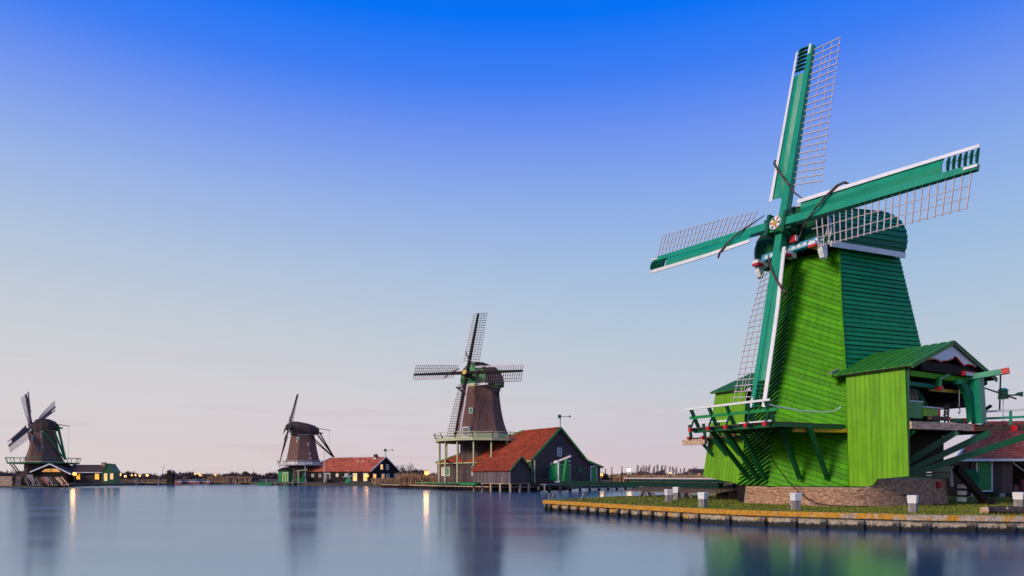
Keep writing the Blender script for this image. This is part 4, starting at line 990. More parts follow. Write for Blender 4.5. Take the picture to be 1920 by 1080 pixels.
    m = MB(); m.tube([(0, v1+opts.get('pole', 4.5)-.1, zb+(zt-zb)*.38), (0, v1+opts.get('pole', 4.5)-.2, tz)], .02, 4); m.build('brake_rope', M['cloth'], o)
    # stage
    n8 = 16; ring_ = [(deckr*math.cos(2*math.pi*i/n8), deckr*math.sin(2*math.pi*i/n8)) for i in range(n8)]
    m = MB(); m.lathe([(deckr, deckz-.18), (deckr, deckz)], (0, 0), n8, 0); dk = m.build('stage', M['brown'], o)
    for i in range(n8):
        (xa, ya), (xb, yb) = ring_[i], ring_[(i+1) % n8]
        m = MB(); m.beam((xa, ya, deckz), (xa*1.05, ya*1.05, deckz+1.05), .10, .10); m.build('rail_post', M[opts.get('railpost', 'dkgreen')], o)
        m = MB(); m.beam((xa*1.05, ya*1.05, deckz+1.08), (xb*1.05, yb*1.05, deckz+1.08), .10, .10); m.build('hand_rail', M[opts['rail']], o)
        if opts.get('midrail', True): m = MB(); m.beam((xa*1.02, ya*1.02, deckz+.55), (xb*1.02, yb*1.02, deckz+.55), .06, .12); m.build('mid_rail', M[opts['rail']], o)
        m = MB(); m.beam((xa*1.005, ya*1.005, deckz-.05), (xb*1.005, yb*1.005, deckz-.05), .1, opts.get('fascia', .30)); m.build('stage_edge', M[opts.get('edgebeam', 'cream')], o)
        if opts.get('posts') and i % opts.get('pstep', 1) == 0:
            m = MB(); m.beam((xa*.93, ya*.93, z0), (xa*.93, ya*.93, deckz-.15), .20, .20); m.build('stage_post', M[opts['posts']], o)
        elif opts.get('struts') and i % 2 == 0:
            m = MB(); m.beam((xa*.95, ya*.95, deckz-.2), (xa*.62, ya*.62, deckz-3.2), .18, .18); m.build('stage_strut', M[opts['struts']], o)
    # boarded foot
    rb = tower[0][0]
    m = MB(); octo(m, [(rb*opts.get('foot', 1.0)*1.04, z0-.2), (rb*opts.get('foot', 1.0), deckz-.2)]); ft = m.build('boarded_foot', M['dark'], o)
    zz = z0; 
    while zz < deckz-.35:
        r_ = lerp(rb*1.04, rb, (zz-z0)/max(.1, deckz-z0))*opts.get('foot', 1.0)
        m = MB(); octo(m, [(r_+.05, zz), (r_+.015, zz+.33)]); m.build('board_course', M['tar'], ft); zz += .34
    m = MB(); octo(m, [(rb*1.03, deckz+.02), (rb*1.03, tower[0][1]+.03)]); m.build('base_band', M[opts['ring']], o)
    # little windows and doors in the thatch: (angle, z, w, h, pane)
    for (ang, z, w2, h2, pm) in opts.get('windows', ()):
        r_ = tab([(z_, r2) for r2, z_ in tower], z) * math.cos(R(22.5)) if True else 0
        an = R(ang); dx, dy = math.sin(an), -math.cos(an); c = Vector((dx*(r_+.10), dy*(r_+.10), z)); t_ = Vector((-dy, dx, 0))
        m = MB(); m.beam(c - t_*w2/2, c + t_*w2/2, .35, h2); fr = m.build('window', M['white'], o)
        c2 = c + Vector((dx, dy, 0))*.16
        m = MB(); m.beam(c2 - t_*w2*.36, c2 + t_*w2*.36, .06, h2*.78); m.build('pane', M[pm], fr)
    return o, b

KM = 1.07                              # the middle mill stands astride its barn
def zk_(z): return 2.1 + (z-2.1)*KM
T2 = [(r*KM, zk_(z)) for r, z in ((4.42, 9.0), (4.0, 9.9), (3.62, 11.1), (3.3, 12.6), (3.06, 14.2), (2.92, 15.6), (2.88, 16.55))]
mill2, b2 = smock_mill('brown thatched windmill on a pale green stage, beside the red roofed barn', (-7.13*KM, 106.5*KM, zk_(18.33)), .52, .25, -.05, 10.2*KM, 4.4*KM, 1.25, T2, zk_(8.0), 7.9,
    (zk_(16.7), zk_(20.6), 2.4*KM, 3.6*KM, 3.0*KM), dict(lath='dlath', edge='lath', stock='dark', ring='cream', rail='cream', beam='dkgreen', front='green', posts='cream', cross=True, foot=.78, railpost='dark', fascia=.5,
    windows=((2, zk_(12.6), .75, .95, 'green'), (-3, zk_(9.2), 1.5, 1.75, 'grey')), tailz=10.8, tail=6.3, pole=1.4))
# open lattice of the cap side over its thatch, seen behind the right-hand sail
T3 = [(5.0, 6.35), (4.55, 7.5), (4.1, 9.4), (3.75, 11.4), (3.45, 13.2), (3.25, 14.0)]
mill3, b3 = smock_mill('brown thatched windmill seen side on with white stage beside a long house', (-62.75, 191.13, 15.84), R(67), R(14), R(1), 10.0, 4.0, .95, T3, 5.6, 6.6,
    (14.1, 17.8, 3.2, 4.3, 3.3), dict(lath='dlath', edge='cloth', stock='dark', ring='white', rail='lath', beam='dark', posts='white', pstep=2, foot=.9, edgebeam='lath', midrail=False, peak=.2,
    windows=((62, 12.6, .8, 1.4, 'glass'), (110, 11.2, .5, 1.0, 'glass'), (112, 8.4, .5, 1.0, 'glass'), (20, 7.1, .5, 1.1, 'glass'), (112, 7.0, .5, 1.1, 'glass')), tailz=7.6, tail=8.8, pole=3.2))
T4 = [(3.75, 5.5), (3.25, 6.6), (2.75, 8.2), (2.45, 9.8), (2.28, 11.4), (2.22, 12.2)]
mill4, b4 = smock_mill('leftmost windmill, brown thatched, with green stage and pale sails', (-104.2, 148.2, 13.39), R(83.4), R(14.7), .92, 8.0, 2.4, 1.0, T4, 5.2, 6.5,
    (12.25, 14.9, 1.2, 2.6, 2.35), dict(lath='lath', edge='lath', stock='tarv', ring='cream', rail='green', beam='green', struts='brown', board=.85, foot=.93, edgebeam='dkgreen', midrail=False,
    windows=((40, 6.0, .8, 1.0, 'lath'), (62, 10.6, .35, 1.1, 'dkgreen'), (108, 11.4, .35, 1.1, 'dkgreen'), (112, 8.2, .35, 1.1, 'dkgreen')), tailz=6.3, tail=4.2, pole=2.6))

# ------------------------------------------------------------------ houses
def house_frame(name, C, side, gab, label, cat, group=None):
    """local frame at the near corner C: x runs along the gable to the right, y along the side wall away"""
    g = Vector((gab[0], gab[1], 0)).normalized(); s = Vector((side[0], side[1], 0)); s = (s - g*s.dot(g)).normalized()
    o = bpy.data.objects.new(name, None); col.objects.link(o)
    o.matrix_basis = Matrix(((g.x, s.x, 0, C[0]), (g.y, s.y, 0, C[1]), (0, 0, 1, 0), (0, 0, 0, 1)))
    return tag(o, label, cat, group)
def boards_x(o, x0f, x1f, z0, z1, y, mt, step=.3, depth=.05):     # level boards across a gable facing -y; x limits depend on z
    z = z0
    while z < z1 - .02:
        zt = min(z1, z+step); m = MB(); j = random.uniform(0, .012)
        m.hexa([(x0f(z), y-depth-j, z), (x1f(z), y-depth-j, z), (x1f(z), y, z), (x0f(z), y, z), (x0f(zt), y-.012, zt), (x1f(zt), y-.012, zt), (x1f(zt), y, zt), (x0f(zt), y, zt)])
        m.build('board', M[mt], o); z += step
def boards_y(o, y0, y1, z0, z1, x, mt, step=.3, depth=.05):
    z = z0
    while z < z1 - .02:
        zt = min(z1, z+step); m = MB(); j = random.uniform(0, .012)
        m.hexa([(x-depth-j, y0, z), (x, y0, z), (x, y1, z), (x-depth-j, y1, z), (x-.012, y0, zt), (x, y0, zt), (x, y1, zt), (x-.012, y1, zt)]); m.build('board', M[mt], o); z += step
def win(o, axis, u, z, w_, h_, pane, frame='white', name='window', bars=True):
    m = MB(); d = .10
    def bx(m, a, b_, c, e, d0, d1):
        (m.box(a, b_, -d1, -d0, c, e) if axis == 'x' else m.box(-d1, -d0, a, b_, c, e))
    t_ = max(.09, w_*.12)
    bx(m, u-w_/2, u+w_/2, z-h_/2, z-h_/2+t_, .05, d+.06); bx(m, u-w_/2, u+w_/2, z+h_/2-t_, z+h_/2, .05, d+.06)
    bx(m, u-w_/2, u-w_/2+t_, z-h_/2+t_, z+h_/2-t_, .05, d+.06); bx(m, u+w_/2-t_, u+w_/2, z-h_/2+t_, z+h_/2-t_, .05, d+.06)
    if bars: bx(m, u-.03, u+.03, z-h_/2+t_, z+h_/2-t_, .07, d+.03); bx(m, u-w_/2+t_, u+w_/2-t_, z-.03, z+.03, .072, d+.028)
    f = m.build(name, M[frame], o); p = MB(); bx(p, u-w_/2+t_, u+w_/2-t_, z-h_/2+t_, z+h_/2-t_, .052, d-.02); p.build('pane', M[pane], f); return f

# barn of the middle mill
BZ = 1.25
barn2 = house_frame('tiled_barn', (2.9, 103), (-.65, .76), (11.7, 10), 'big dark boarded barn with red tiled roof and green gable trim beside the middle windmill', 'barn')
GW2 = 15.4*.77; XL = 15.4; ze, zk, zl = 4.75, 9.77, 3.75; Ls = 25.0
def gl(z): return 0 if z < ze else (z-ze)/(zk-ze)*GW2/2
def gr(z): return XL if z < zl else (lerp(XL, GW2, (z-zl)/(ze-zl)) if z < ze else GW2 - (z-ze)/(zk-ze)*GW2/2)
m = MB(); m.prism([(0, .02, 1.0), (XL, .02, 1.0), (XL, .02, zl), (GW2, .02, ze), (GW2/2, .02, zk), (0, .02, ze)], (0, .2, 0)); gw = m.build('gable_wall', M['dark'], barn2)
boards_x(gw, gl, gr, 1.05, zk-.15, .02, 'tar', .30)
m = MB(); m.box(0, .2, .22, Ls, 1.0, ze); sw = m.build('side_wall', M['dark'], barn2); boards_y(sw, 0, Ls, 1.05, ze, 0, 'tar', .30)
tile_roof(barn2, (-.3, -.3, ze-.12), (-.3, Ls, ze-.12), (GW2/2, 8.4, zk), (GW2/2, -.3, zk), 'tile', 70, 18)
tile_roof(barn2, (GW2+.1, Ls, ze), (GW2+.1, -.3, ze), (GW2/2, -.3, zk), (GW2/2, 8.4, zk), 'tile', 6, 3)
m = MB(); m.hexa([(-.2, Ls+.1, ze-.2), (GW2, Ls+.1, ze-.2), (GW2/2+.01, 8.4, zk-.1), (GW2/2-.01, 8.4, zk-.1), (-.2, Ls+.1, ze-.1), (GW2, Ls+.1, ze-.1), (GW2/2+.01, 8.4, zk), (GW2/2-.01, 8.4, zk)]); m.build('hip_roof', M['tile'], barn2)
m = MB(); m.hexa([(GW2, -.3, ze-.12), (XL+.3, -.3, zl-.12), (XL+.3, 12, zl-.12), (GW2, 12, ze-.12), (GW2, -.3, ze), (XL+.3, -.3, zl), (XL+.3, 12, zl), (GW2, 12, ze)]); m.build('lean_to_roof', M['tile'], barn2)
for (p, q) in (((-.25, -.36, ze-.12), (GW2/2, -.36, zk+.08)), ((GW2/2, -.362, zk+.08), (GW2+.1, -.362, ze)), ((GW2, -.364, ze+.05), (XL+.35, -.364, zl-.02)), ((-.35, Ls+.15, ze-.1), (GW2/2, 8.5, zk+.06))):
    m = MB(); m.beam(p, q, .10, .34); m.build('barge_board', M['green'], barn2)
m = MB(); m.box(-.42, -.30, -.3, Ls, ze-.30, ze-.12); m.build('gutter', M['cream'], barn2)
m = MB(); m.box(-.06, .10, -.10, .0, 1.1, ze-.2); m.build('corner_board', M['green'], barn2)
m = MB(); m.tube([(.15, -.6, 1.2), (.15, -.6, ze-.1)], .10, 6); m.build('down_pipe', M['cream'], barn2)
m = MB(); m.tube([(GW2/2, 9.0, zk), (GW2/2-.2, -.1, zk+.09)], .14, 6); m.build('ridge_tiles', M['tile'], barn2)
win(barn2, 'x', GW2/2-.1, 6.05, .95, 1.35, 'glass')
win(barn2, 'x', 10.4, 3.4, .7, .75, 'dkgreen', 'green', bars=False)
m = MB(); m.box(13.05, 14.35, -.12, -.05, 1.2, 3.85); d_ = m.build('door', M['green'], barn2)
m = MB(); m.box(12.92, 13.05, -.16, -.05, 1.2, 4.0); m.box(14.35, 14.48, -.16, -.05, 1.2, 4.0); m.box(13.05, 14.35, -.16, -.05, 3.85, 4.0); m.build('frame', M['white'], d_)
m = MB(); m.box(6.0, 8.2, -.14, -.05, 1.3, 4.1); d_ = m.build('door', M['green'], barn2)
m = MB(); m.box(5.9, 6.0, -.16, -.05, 1.3, 4.2); m.box(8.2, 8.3, -.16, -.05, 1.3, 4.2); m.box(6.0, 8.2, -.16, -.05, 4.1, 4.2); m.build('frame', M['cream'], d_)
m = MB(); m.beam((7.6, -.7, 4.6), (7.6, -.1, 4.9), .15, .15); m.build('wall_lamp', M['white'], barn2)
for y in (21.5, 23.0, 14.2): win(barn2, 'y', y, 3.1, 1.0, 1.5, 'green' if y == 21.5 else 'lath', 'white', bars=False)
m = MB(); m.tube([(GW2/2-1.5, 3.0, zk-1.6), (GW2/2-1.5, 3.0, zk-.2)], .05, 5); m.build('roof_pipe', M['iron'], barn2)
def weathervane(loc, h, sc, label, dirx):
    o = empty('weather_vane', loc, 0, label, 'weather vane')
    part('pole', 'iron', lambda m: m.tube([(0, 0, -1.2), (0, 0, h)], .07*sc, 6), o)
    part('arrow', 'iron', lambda m: (m.beam((-.35*sc, 0, h), (1.6*sc, 0, h), .05*sc, .07*sc), m.ball((1.5*sc, 0, h), .16*sc, 6, 5)), o)
    part('head', 'dkgreen', lambda m: m.box(-.35*sc, .15*sc, -.2*sc, .2*sc, h-.28*sc, h+.25*sc), o)
    return o
p = barn2.matrix_basis @ Vector((GW2/2, -.2, zk)); weathervane(p, 1.85, 1.0, 'thin vane with arrow on the gable peak of the big red roofed barn', 1)

# boathouse on stilts
bh = house_frame('boathouse', (-.2, 98), (-.65, .76), (.76, .65), 'small grey boarded boathouse with red tiled roof on stilts in front of the big barn', 'boathouse')
LB, GB, e0, k0, f0 = 8.9, 3.75, 3.2, 5.05, 1.25
nbv = 22
bw = MB(); bw.box(.03, .12, .1, LB-.1, f0, e0); bwo = bw.build('side_wall', M['dark'], bh)
for k in range(nbv):
    m = MB(); a = LB*k/nbv; m.box(-.03-random.uniform(0, .02), .03, a+.006, a+LB/nbv-.006, f0-random.uniform(0, .06), e0); m.build('board', M['tarv'], bwo)
gw = MB(); gw.prism([(.05, .05, f0), (GB, .05, f0), (GB, .05, e0), (GB/2, .05, k0-.1), (.05, .05, e0)], (0, .1, 0)); gwo = gw.build('gable_wall', M['dark'], bh)
boards_x(gwo, lambda z: max(.0, (z-e0)/(k0-e0)*GB/2), lambda z: min(GB, GB-(z-e0)/(k0-e0)*GB/2), e0, k0-.15, .05, 'tar', .26)
for k in range(9):
    m = MB(); a = GB*k/9; m.box(a+.006, a+GB/9-.006, -.01, .05, f0, e0-.01); m.build('board', M['tar'], gwo)
m = MB(); m.box(.0, GB, .1, LB, f0-.12, f0); m.build('floor', M['oldwood'], bh)
tile_roof(bh, (-.35, -.3, e0-.15), (-.35, LB+.3, e0-.15), (GB/2, LB+.3, k0), (GB/2, -.3, k0), 'tile', 30, 9)
tile_roof(bh, (GB+.35, LB+.3, e0-.15), (GB+.35, -.3, e0-.15), (GB/2, -.3, k0), (GB/2, LB+.3, k0), 'tile', 8, 3)
for y in (-.34, LB+.34):
    for (xa, za) in ((-.4, e0-.18), (GB+.4, e0-.18)):
        m = MB(); m.beam((xa, y, za), (GB/2, y, k0+.06), .07, .20); m.build('barge_board', M['green'], bh)
m = MB(); m.tube([(GB/2, -.3, k0+.03), (GB/2, LB+.3, k0+.03)], .09, 6); m.build('ridge_tiles', M['tile'], bh)
for y in (.15, 2.4, 4.6, 6.7, 8.7):
    m = MB(); m.beam((.1, y, -.5), (.1, y, f0-.1), .26, .26); m.build('stilt', M['oldwood'], bh)
for x in (1.9, 3.6):
    m = MB(); m.beam((x, .15, -.5), (x, .15, f0-.1), .26, .26); m.build('stilt', M['oldwood'], bh)

# front house part below the stage of the middle mill: green corner, cream posts, deck
o = empty('green_deck', at(840, 905, 110), 0, 'long low bright green deck in front of the boarded wall below the middle mill', 'deck'); c = o.location.copy(); c.z = 0; o.location.z = 0
part('deck', 'green', lambda m: m.beam(at(786, 905, 119)*1 - c, at(893, 906, 102.5) - c, 1.3, .16), o)
part('deck_end', 'green', lambda m: m.beam(at(866, 907, 105) - c, at(894, 907.5, 101.5) - c, .6, .34), o)
part('post_rail', 'cream', lambda m: m.beam((-6.9, -.6, 4.95), (-3.9, -5.3, 4.95), .2, .34), mill2)
part('green_corner', 'green', lambda m: m.beam((-5.9, -1.2, 1.2), (-5.9, -1.2, 4.9), .3, .3), mill2)

# green winch crane on the jetty before the barn
co_ = at(1046, 903.5, 104); cr_ = empty('winch_crane', (co_.x, co_.y, 1.3), R(-40), 'green timber crane with a toothed wheel standing on the jetty before the barn gable', 'crane')
part('post', 'green', lambda m: m.beam((0, 0, 0), (-.1, 0, 3.3), .5, .5), cr_)
part('post', 'green', lambda m: m.beam((.9, .2, 0), (1.5, .2, 3.5), .45, .45), cr_)
part('white_post', 'white', lambda m: m.beam((.35, -.3, 0), (.35, -.3, 3.0), .16, .16), cr_)
part('jib', 'lath', lambda m: m.beam((-.8, 0, 3.0), (2.3, .2, 4.0), .26, .3), cr_)
part('cap_block', 'white', lambda m: m.box(-.45, .2, -.35, .35, 3.0, 3.35), cr_)
part('wheel', 'cap', lambda m: (m.lathe([(.2, -.1), (1.25, -.1), (1.25, .1), (.2, .1)], (0, 0), 14)), cr_).matrix_basis = Matrix.Translation((-1.0, .1, 1.5)) @ Matrix.Rotation(R(90), 4, 'X')
for i in range(5):
    a = R(100 + 32*i); part('spoke_peg', 'white', lambda m: m.beam((-1.0+1.25*math.cos(a), 0, 1.5+1.25*math.sin(a)), (-1.0+1.6*math.cos(a), 0, 1.5+1.6*math.sin(a)), .1, .1), cr_)
part('foot_block', 'white', lambda m: m.box(-.3, 2.2, -.5, .1, 0, .22), cr_)

# jetty with piles in front of the barn, running right behind the lying sail
jt = empty('jetty', (0, 0, 0), 0, 'dark jetty on a row of pale headed piles in front of the big barn', 'jetty')
JA, JB = at(1012, 905.5, 101), at(1235, 905, 122)
JA.z = JB.z = 1.15; jd = JB - JA; jn = Vector((-jd.y, jd.x, 0)).normalized()
m = MB(); m.hexa([JA+Vector((0, 0, -.2)), JB+Vector((0, 0, -.2)), JB+jn*5+Vector((0, 0, -.2)), JA+jn*5+Vector((0, 0, -.2)), JA, JB, JB+jn*5, JA+jn*5]); m.build('deck', M['brown'], jt)
m = MB(); m.beam(JA+Vector((0, 0, -.25)) - jn*.1, JB+Vector((0, 0, -.25)) - jn*.1, .15, .3); m.build('edge_beam', M['dkgreen'], jt)
for i in range(14):
    p = JA.lerp(JB, i/13) + jn*.25; m = MB(); m.tube([Vector((p.x, p.y, -.6)), Vector((p.x, p.y, .28))], .22, 7); pl_ = m.build('pile', M['dark'], jt)
    m = MB(); m.tube([Vector((p.x, p.y, .28)), Vector((p.x, p.y, .72))], .235, 7); m.build('pile_head', M['grey'], pl_)
part('step_landing', 'grey', lambda m: (m.beam(JA + jd*.02 + Vector((0, -.9, -.1)), JA + jd*.15 + Vector((0, -.9, -.1)), 1.2, .14), m.beam(JA + jd*.03 + Vector((0, -1.3, -1.4)), JA + jd*.03 + Vector((0, -1.3, -.15)), .25, .25), m.beam(JA + jd*.14 + Vector((0, -1.3, -1.4)), JA + jd*.14 + Vector((0, -1.3, -.15)), .25, .25)), jt)

# low piled bank edge in front of the middle mill
bq = empty('piled_bank', (0, 0, 0), 0, 'low bank edging of short brown piles below the middle windmill and the boathouse', 'bank edging')
pts_ = [gnd(x, y, 0) for x, y in ((716, 914), (780, 916), (830, 918), (880, 919.3), (930, 920.5), (965, 921.6), (1012, 921))]
for a, b_ in zip(pts_, pts_[1:]):
    m = MB(); m.beam(a + Vector((0, .15, .62)), b_ + Vector((0, .15, .62)), .4, .14); m.build('edge_beam', M['oldwood'], bq)
    m = MB(); m.hexa([a+Vector((0, .3, -.5)), b_+Vector((0, .3, -.5)), b_+Vector((0, .5, -.5)), a+Vector((0, .5, -.5)), a+Vector((0, .3, .55)), b_+Vector((0, .3, .55)), b_+Vector((0, .5, .55)), a+Vector((0, .5, .55))]); m.build('planking', M['dark'], bq)
    k = max(2, int((b_-a).length/1.15))
    for i in range(k):
        p = a.lerp(b_, i/k); m = MB(); m.tube([p+Vector((0, .1, -.5)), p+Vector((0, .1, .56))], .13, 6); m.build('pile', M['brown'], bq)

# ------------------------------------------------------------------ long house beside the third mill
H3 = house_frame('long_house', (-37.3, 180), (-.9, .43), (.43, .9), 'long black house with red roof and glowing windows beside the side-on mill', 'house')
g3, L3, e3, k3, b0 = 12.6, 23.0, 3.85, 7.6, .6
m = MB(); m.prism([(0, .02, b0), (g3, .02, b0), (g3, .02, e3), (g3/2, .02, k3), (0, .02, e3)], (0, .2, 0)); gw = m.build('gable_wall', M['dark'], H3)
boards_x(gw, lambda z: max(0, (z-e3)/(k3-e3)*g3/2), lambda z: min(g3, g3-(z-e3)/(k3-e3)*g3/2), b0, k3-.2, .02, 'dark', .4, .06)
m = MB(); m.box(0, .2, .22, L3, b0, e3); sw = m.build('side_wall', M['dark'], H3); boards_y(sw, 0, L3, b0, e3, 0, 'dark', .4, .06)
tile_roof(H3, (-.35, -.35, e3-.15), (-.35, L3, e3-.15), (g3/2, L3-4.5, k3), (g3/2, -.35, k3), 'tile2', 60, 12)
tile_roof(H3, (g3+.35, L3, e3-.15), (g3+.35, -.35, e3-.15), (g3/2, -.35, k3), (g3/2, L3-4.5, k3), 'tile2', 6, 3)
for x in (-.4, g3+.4):
    m = MB(); m.beam((x, -.4, e3-.15), (g3/2, -.4, k3+.05), .08, .30); m.build('barge_board', M['white'], H3)
m = MB(); m.beam((-.4, L3+.1, e3-.1), (g3/2, L3-4.4, k3+.02), .1, .25); m.build('barge_board', M['white'], H3)
m = MB(); m.tube([(g3/2, -.3, k3+.05), (g3/2, L3-4.5, k3+.05)], .14, 6); m.build('ridge', M['lath'], H3)
m = MB(); m.box(g3/2-1.0, g3/2-.2, 2.2, 3.0, k3-1, k3+.8); c_ = m.build('chimney', M['brown'], H3); m = MB(); m.box(g3/2-1.1, g3/2-.1, 2.1, 3.1, k3-.5, k3-.2); m.build('flashing', M['white'], c_)
for y in (5.5, 7.2):
    m = MB(); m.box(g3*.33, g3*.33+.5, y, y+.5, k3-1.4, k3-.95); m.build('skylight', M['white'], H3)
win(H3, 'x', 1.6, 2.15, 1.5, 1.9, 'litpane'); win(H3, 'x', 5.3, 2.15, 1.5, 1.9, 'litdim'); win(H3, 'x', 7.5, 2.1, 1.5, 1.9, 'glass'); win(H3, 'x', 11.2, 2.1, 1.5, 1.9, 'glass')
win(H3, 'x', g3/2-1.6, 4.9, 1.2, 1.5, 'litpane'); win(H3, 'x', g3/2+1.0, 4.9, 1.2, 1.5, 'glass')
win(H3, 'y', 1.5, 2.15, 1.5, 2.1, 'litpane'); win(H3, 'y', 5.0, 2.15, 1.4, 2.1, 'litpane'); win(H3, 'y', 8.0, 2.7, .9, .9, 'lath'); win(H3, 'y', 11.0, 2.7, .9, .9, 'litdim')
win(H3, 'y', 14.2, 2.0, 1.6, 2.5, 'brown', 'white', 'door', False); win(H3, 'y', 17.0, 2.6, .8, .9, 'glass'); win(H3, 'y', 19.5, 2.6, .9, .9, 'lath'); win(H3, 'y', 22.0, 2.3, .9, 1.0, 'litdim')
p = H3.matrix_basis @ Vector((g3/2, -.3, k3)); weathervane(p, 1.9, 1.25, 'thin vane with pennant on the gable peak of the long house with lit windows', 1)
o = empty('flagpole', at(608, 906, 178), 0, 'tall white flagpole before the long house, right of the side-on mill', 'flagpole'); o.location.z = .7
part('pole', 'white', lambda m: m.tube([(0, 0, 0), (0, 0, at(608, 848, 178).z - .7)], .12, 6, .07), o); part('knob', 'lath', lambda m: m.ball((0, 0, at(608, 848, 178).z - .6), .13, 6, 5), o)
o = empty('garden_mill', at(654, 906, 174), R(20), 'knee high green garden windmill with white arms in front of the long house', 'model windmill'); o.location.z = .6
part('body', 'green', lambda m: m.lathe([(1.1, 0), (.45, 1.3), (.4, 1.6), (.02, 2.0)], (0, 0), 8), o)
for a in (R(8), R(98)): part('arm', 'white', lambda m: m.beam((-1.6*math.cos(a), -.7, 1.75-1.6*math.sin(a)), (1.6*math.cos(a), -.7, 1.75+1.6*math.sin(a)), .08, .22), o)
# green shed, crane and jetty under the third mill
o = empty('green_shed', at(534, 905, 184), R(-10), 'small bright green shed with white door frames under the stage of the side-on mill', 'shed'); o.location.z = .9
part('wall', 'green', lambda m: m.box(-1.6, 1.4, -.6, 1.6, 0, 2.9), o); part('roof', 'dark', lambda m: m.prism([(-1.8, -.8, 2.9), (1.6, -.8, 2.9), (1.6, -.8, 3.1), (-.1, -.8, 3.9), (-1.8, -.8, 3.1)], (0, 2.5, 0)), o)
dd = part('door', 'white', lambda m: (m.box(-.3, -.15, -.7, -.6, 0, 2.5), m.box(1.2, 1.35, -.7, -.6, 0, 2.5), m.box(-.15, 1.2, -.7, -.6, 2.35, 2.5), m.box(.5, .6, -.7, -.6, 0, 2.35)), o); part('pane', 'lime_v', lambda m: m.box(-.15, 1.2, -.66, -.602, 0, 2.35), dd)
o = empty('green_crane', at(563, 905, 182), R(15), 'green and cream timber crane right of the small green shed under the side-on mill', 'crane'); o.location.z = .9
part('post', 'cream', lambda m: m.beam((-.5, 0, 0), (-.5, 0, 3.0), .35, .35), o); part('brace', 'green', lambda m: m.beam((.3, 0, 0), (1.2, 0, 2.9), .4, .4), o); part('jib', 'cream', lambda m: m.beam((-.9, 0, 2.9), (1.8, 0, 3.3), .28, .3), o); part('rail', 'green', lambda m: m.beam((-1.2, 0, .5), (1.2, 0, .5), .3, .9), o)
o = empty('landing_stage', at(535, 908.5, 178), 0, 'low landing stage with mooring posts at the foot of the side-on mill', 'jetty'); o.location.z = 0
part('deck', 'grey', lambda m: m.box(-3.6, 5.4, -.8, 1.5, .65, .82), o)
for x in (-4.6, -2.2, 0.2, 2.2, 3.7, 5.6): part('post', 'grey', lambda m: m.box(x-.16, x+.16, -1.0, -.7, -.6, 1.6 if x in (-4.6, 2.2, 5.6) else .64), o)
o = empty('green_punt', at(497, 907, 181), 0, 'low bright green boat lying left of the landing stage', 'boat'); o.location.z = 0
part('hull', 'green', lambda m: m.prism([(-2.2, 0, .45), (-1.8, 0, .05), (1.6, 0, .05), (1.9, 0, .9), (-2.2, 0, .75)], (0, 1.4, 0)), o); part('gunwale', 'dark', lambda m: m.box(-2.2, 1.9, -.03, 1.43, .9, 1.0), o)
# ------------------------------------------------------------------ timber yard on the left
sh = empty('timber_shed', at(92, 908, 143), R(8), 'wide low shed with white gable trim before the leftmost windmill', 'shed'); sh.location.z = .9
X0, X1, EZ, PZ = -4.0, 4.6, 3.1, 5.1; hx = .6; sh.scale = (.74, .9, .78)
part('gable_wall', 'dark', lambda m: m.prism([(X0, 0, 0), (X1, 0, 0), (X1, 0, EZ-.3), (hx, 0, PZ-.1), (X0, 0, EZ-.1)], (0, 8, 0)), sh)
part('roof', 'brown', lambda m: (m.beam((X0-1.0, 3.8, EZ-.35), (hx, 3.8, PZ), 9, .12), m.beam((hx, 3.8, PZ), (X1+2.0, 3.8, EZ-1.0), 9, .12)), sh)
part('barge_board', 'white', lambda m: (m.beam((X0-.6, -.75, EZ-.2), (hx, -.75, PZ+.02), .1, .34), m.beam((hx, -.752, PZ+.02), (X1+1.6, -.752, EZ-.75), .1, .34)), sh)
for (xa, xb) in ((-2.0, .45), (.65, 3.0)):
    part('lit_opening', 'litdim', lambda m: m.prism([(xa, -.02, 3.05), (xb, -.02, 3.05), (xb, -.02, 3.35 if xa < 0 else 3.2), (xa, -.02, 3.2 if xa < 0 else 3.35)] if False else [(xa, -.03, 3.0), (xb, -.03, 3.0), (xb - (0 if xa < 0 else .8), -.03, 3.9 if xa < 0 else 3.85), (xa + (.9 if xa < 0 else 0), -.03, 3.75 if xa < 0 else 3.9)], (0, .02, 0)), sh)
part('pale_wall', 'concrete', lambda m: m.box(X0-1.6, X0, -.3, 1.0, 0, 2.3), sh)
part('lean_to', 'brown', lambda m: m.prism([(X0-4.4, 0, 0), (X0-1.6, 0, 0), (X0-1.6, 0, 3.6), (X0-4.4, 0, 2.0)], (0, 5, 0)), sh)
# leaning planks and stacked timber
nm = 0
def stack(px, yb, Y, wpx, hpx, mt, label, n=6):
    p = at(px, yb, Y); w_ = wpx/FPX*Y; h_ = hpx/FPX*Y; p.z = max(p.z, .35)
    o = empty('timber_stack', p, R(random.uniform(-12, 12)), label, 'timber stack', 'stacks of sawn timber in the yard')
    for k in range(n):
        m = MB(); z = h_*k/n; a = random.uniform(-.2, .2); m.box(-w_/2+a, w_/2+a*.5, -1.0, 1.2, z, z+h_/n*.8); m.build('plank', M[mt], o)
stack(6, 910, 148, 26, 12, 'tarv', 'timber stack at the left edge of the picture, farthest left of the yard'); stack(17, 911, 145, 22, 18, 'oldwood', 'pale topped timber stack second from the left edge')
stack(29, 911, 146, 14, 15, 'brown', 'brown timber stack just left of the slanting stage struts'); stack(40, 911.5, 143, 11, 17, 'tarv', 'narrow grey timber stack under the left end of the green stage')
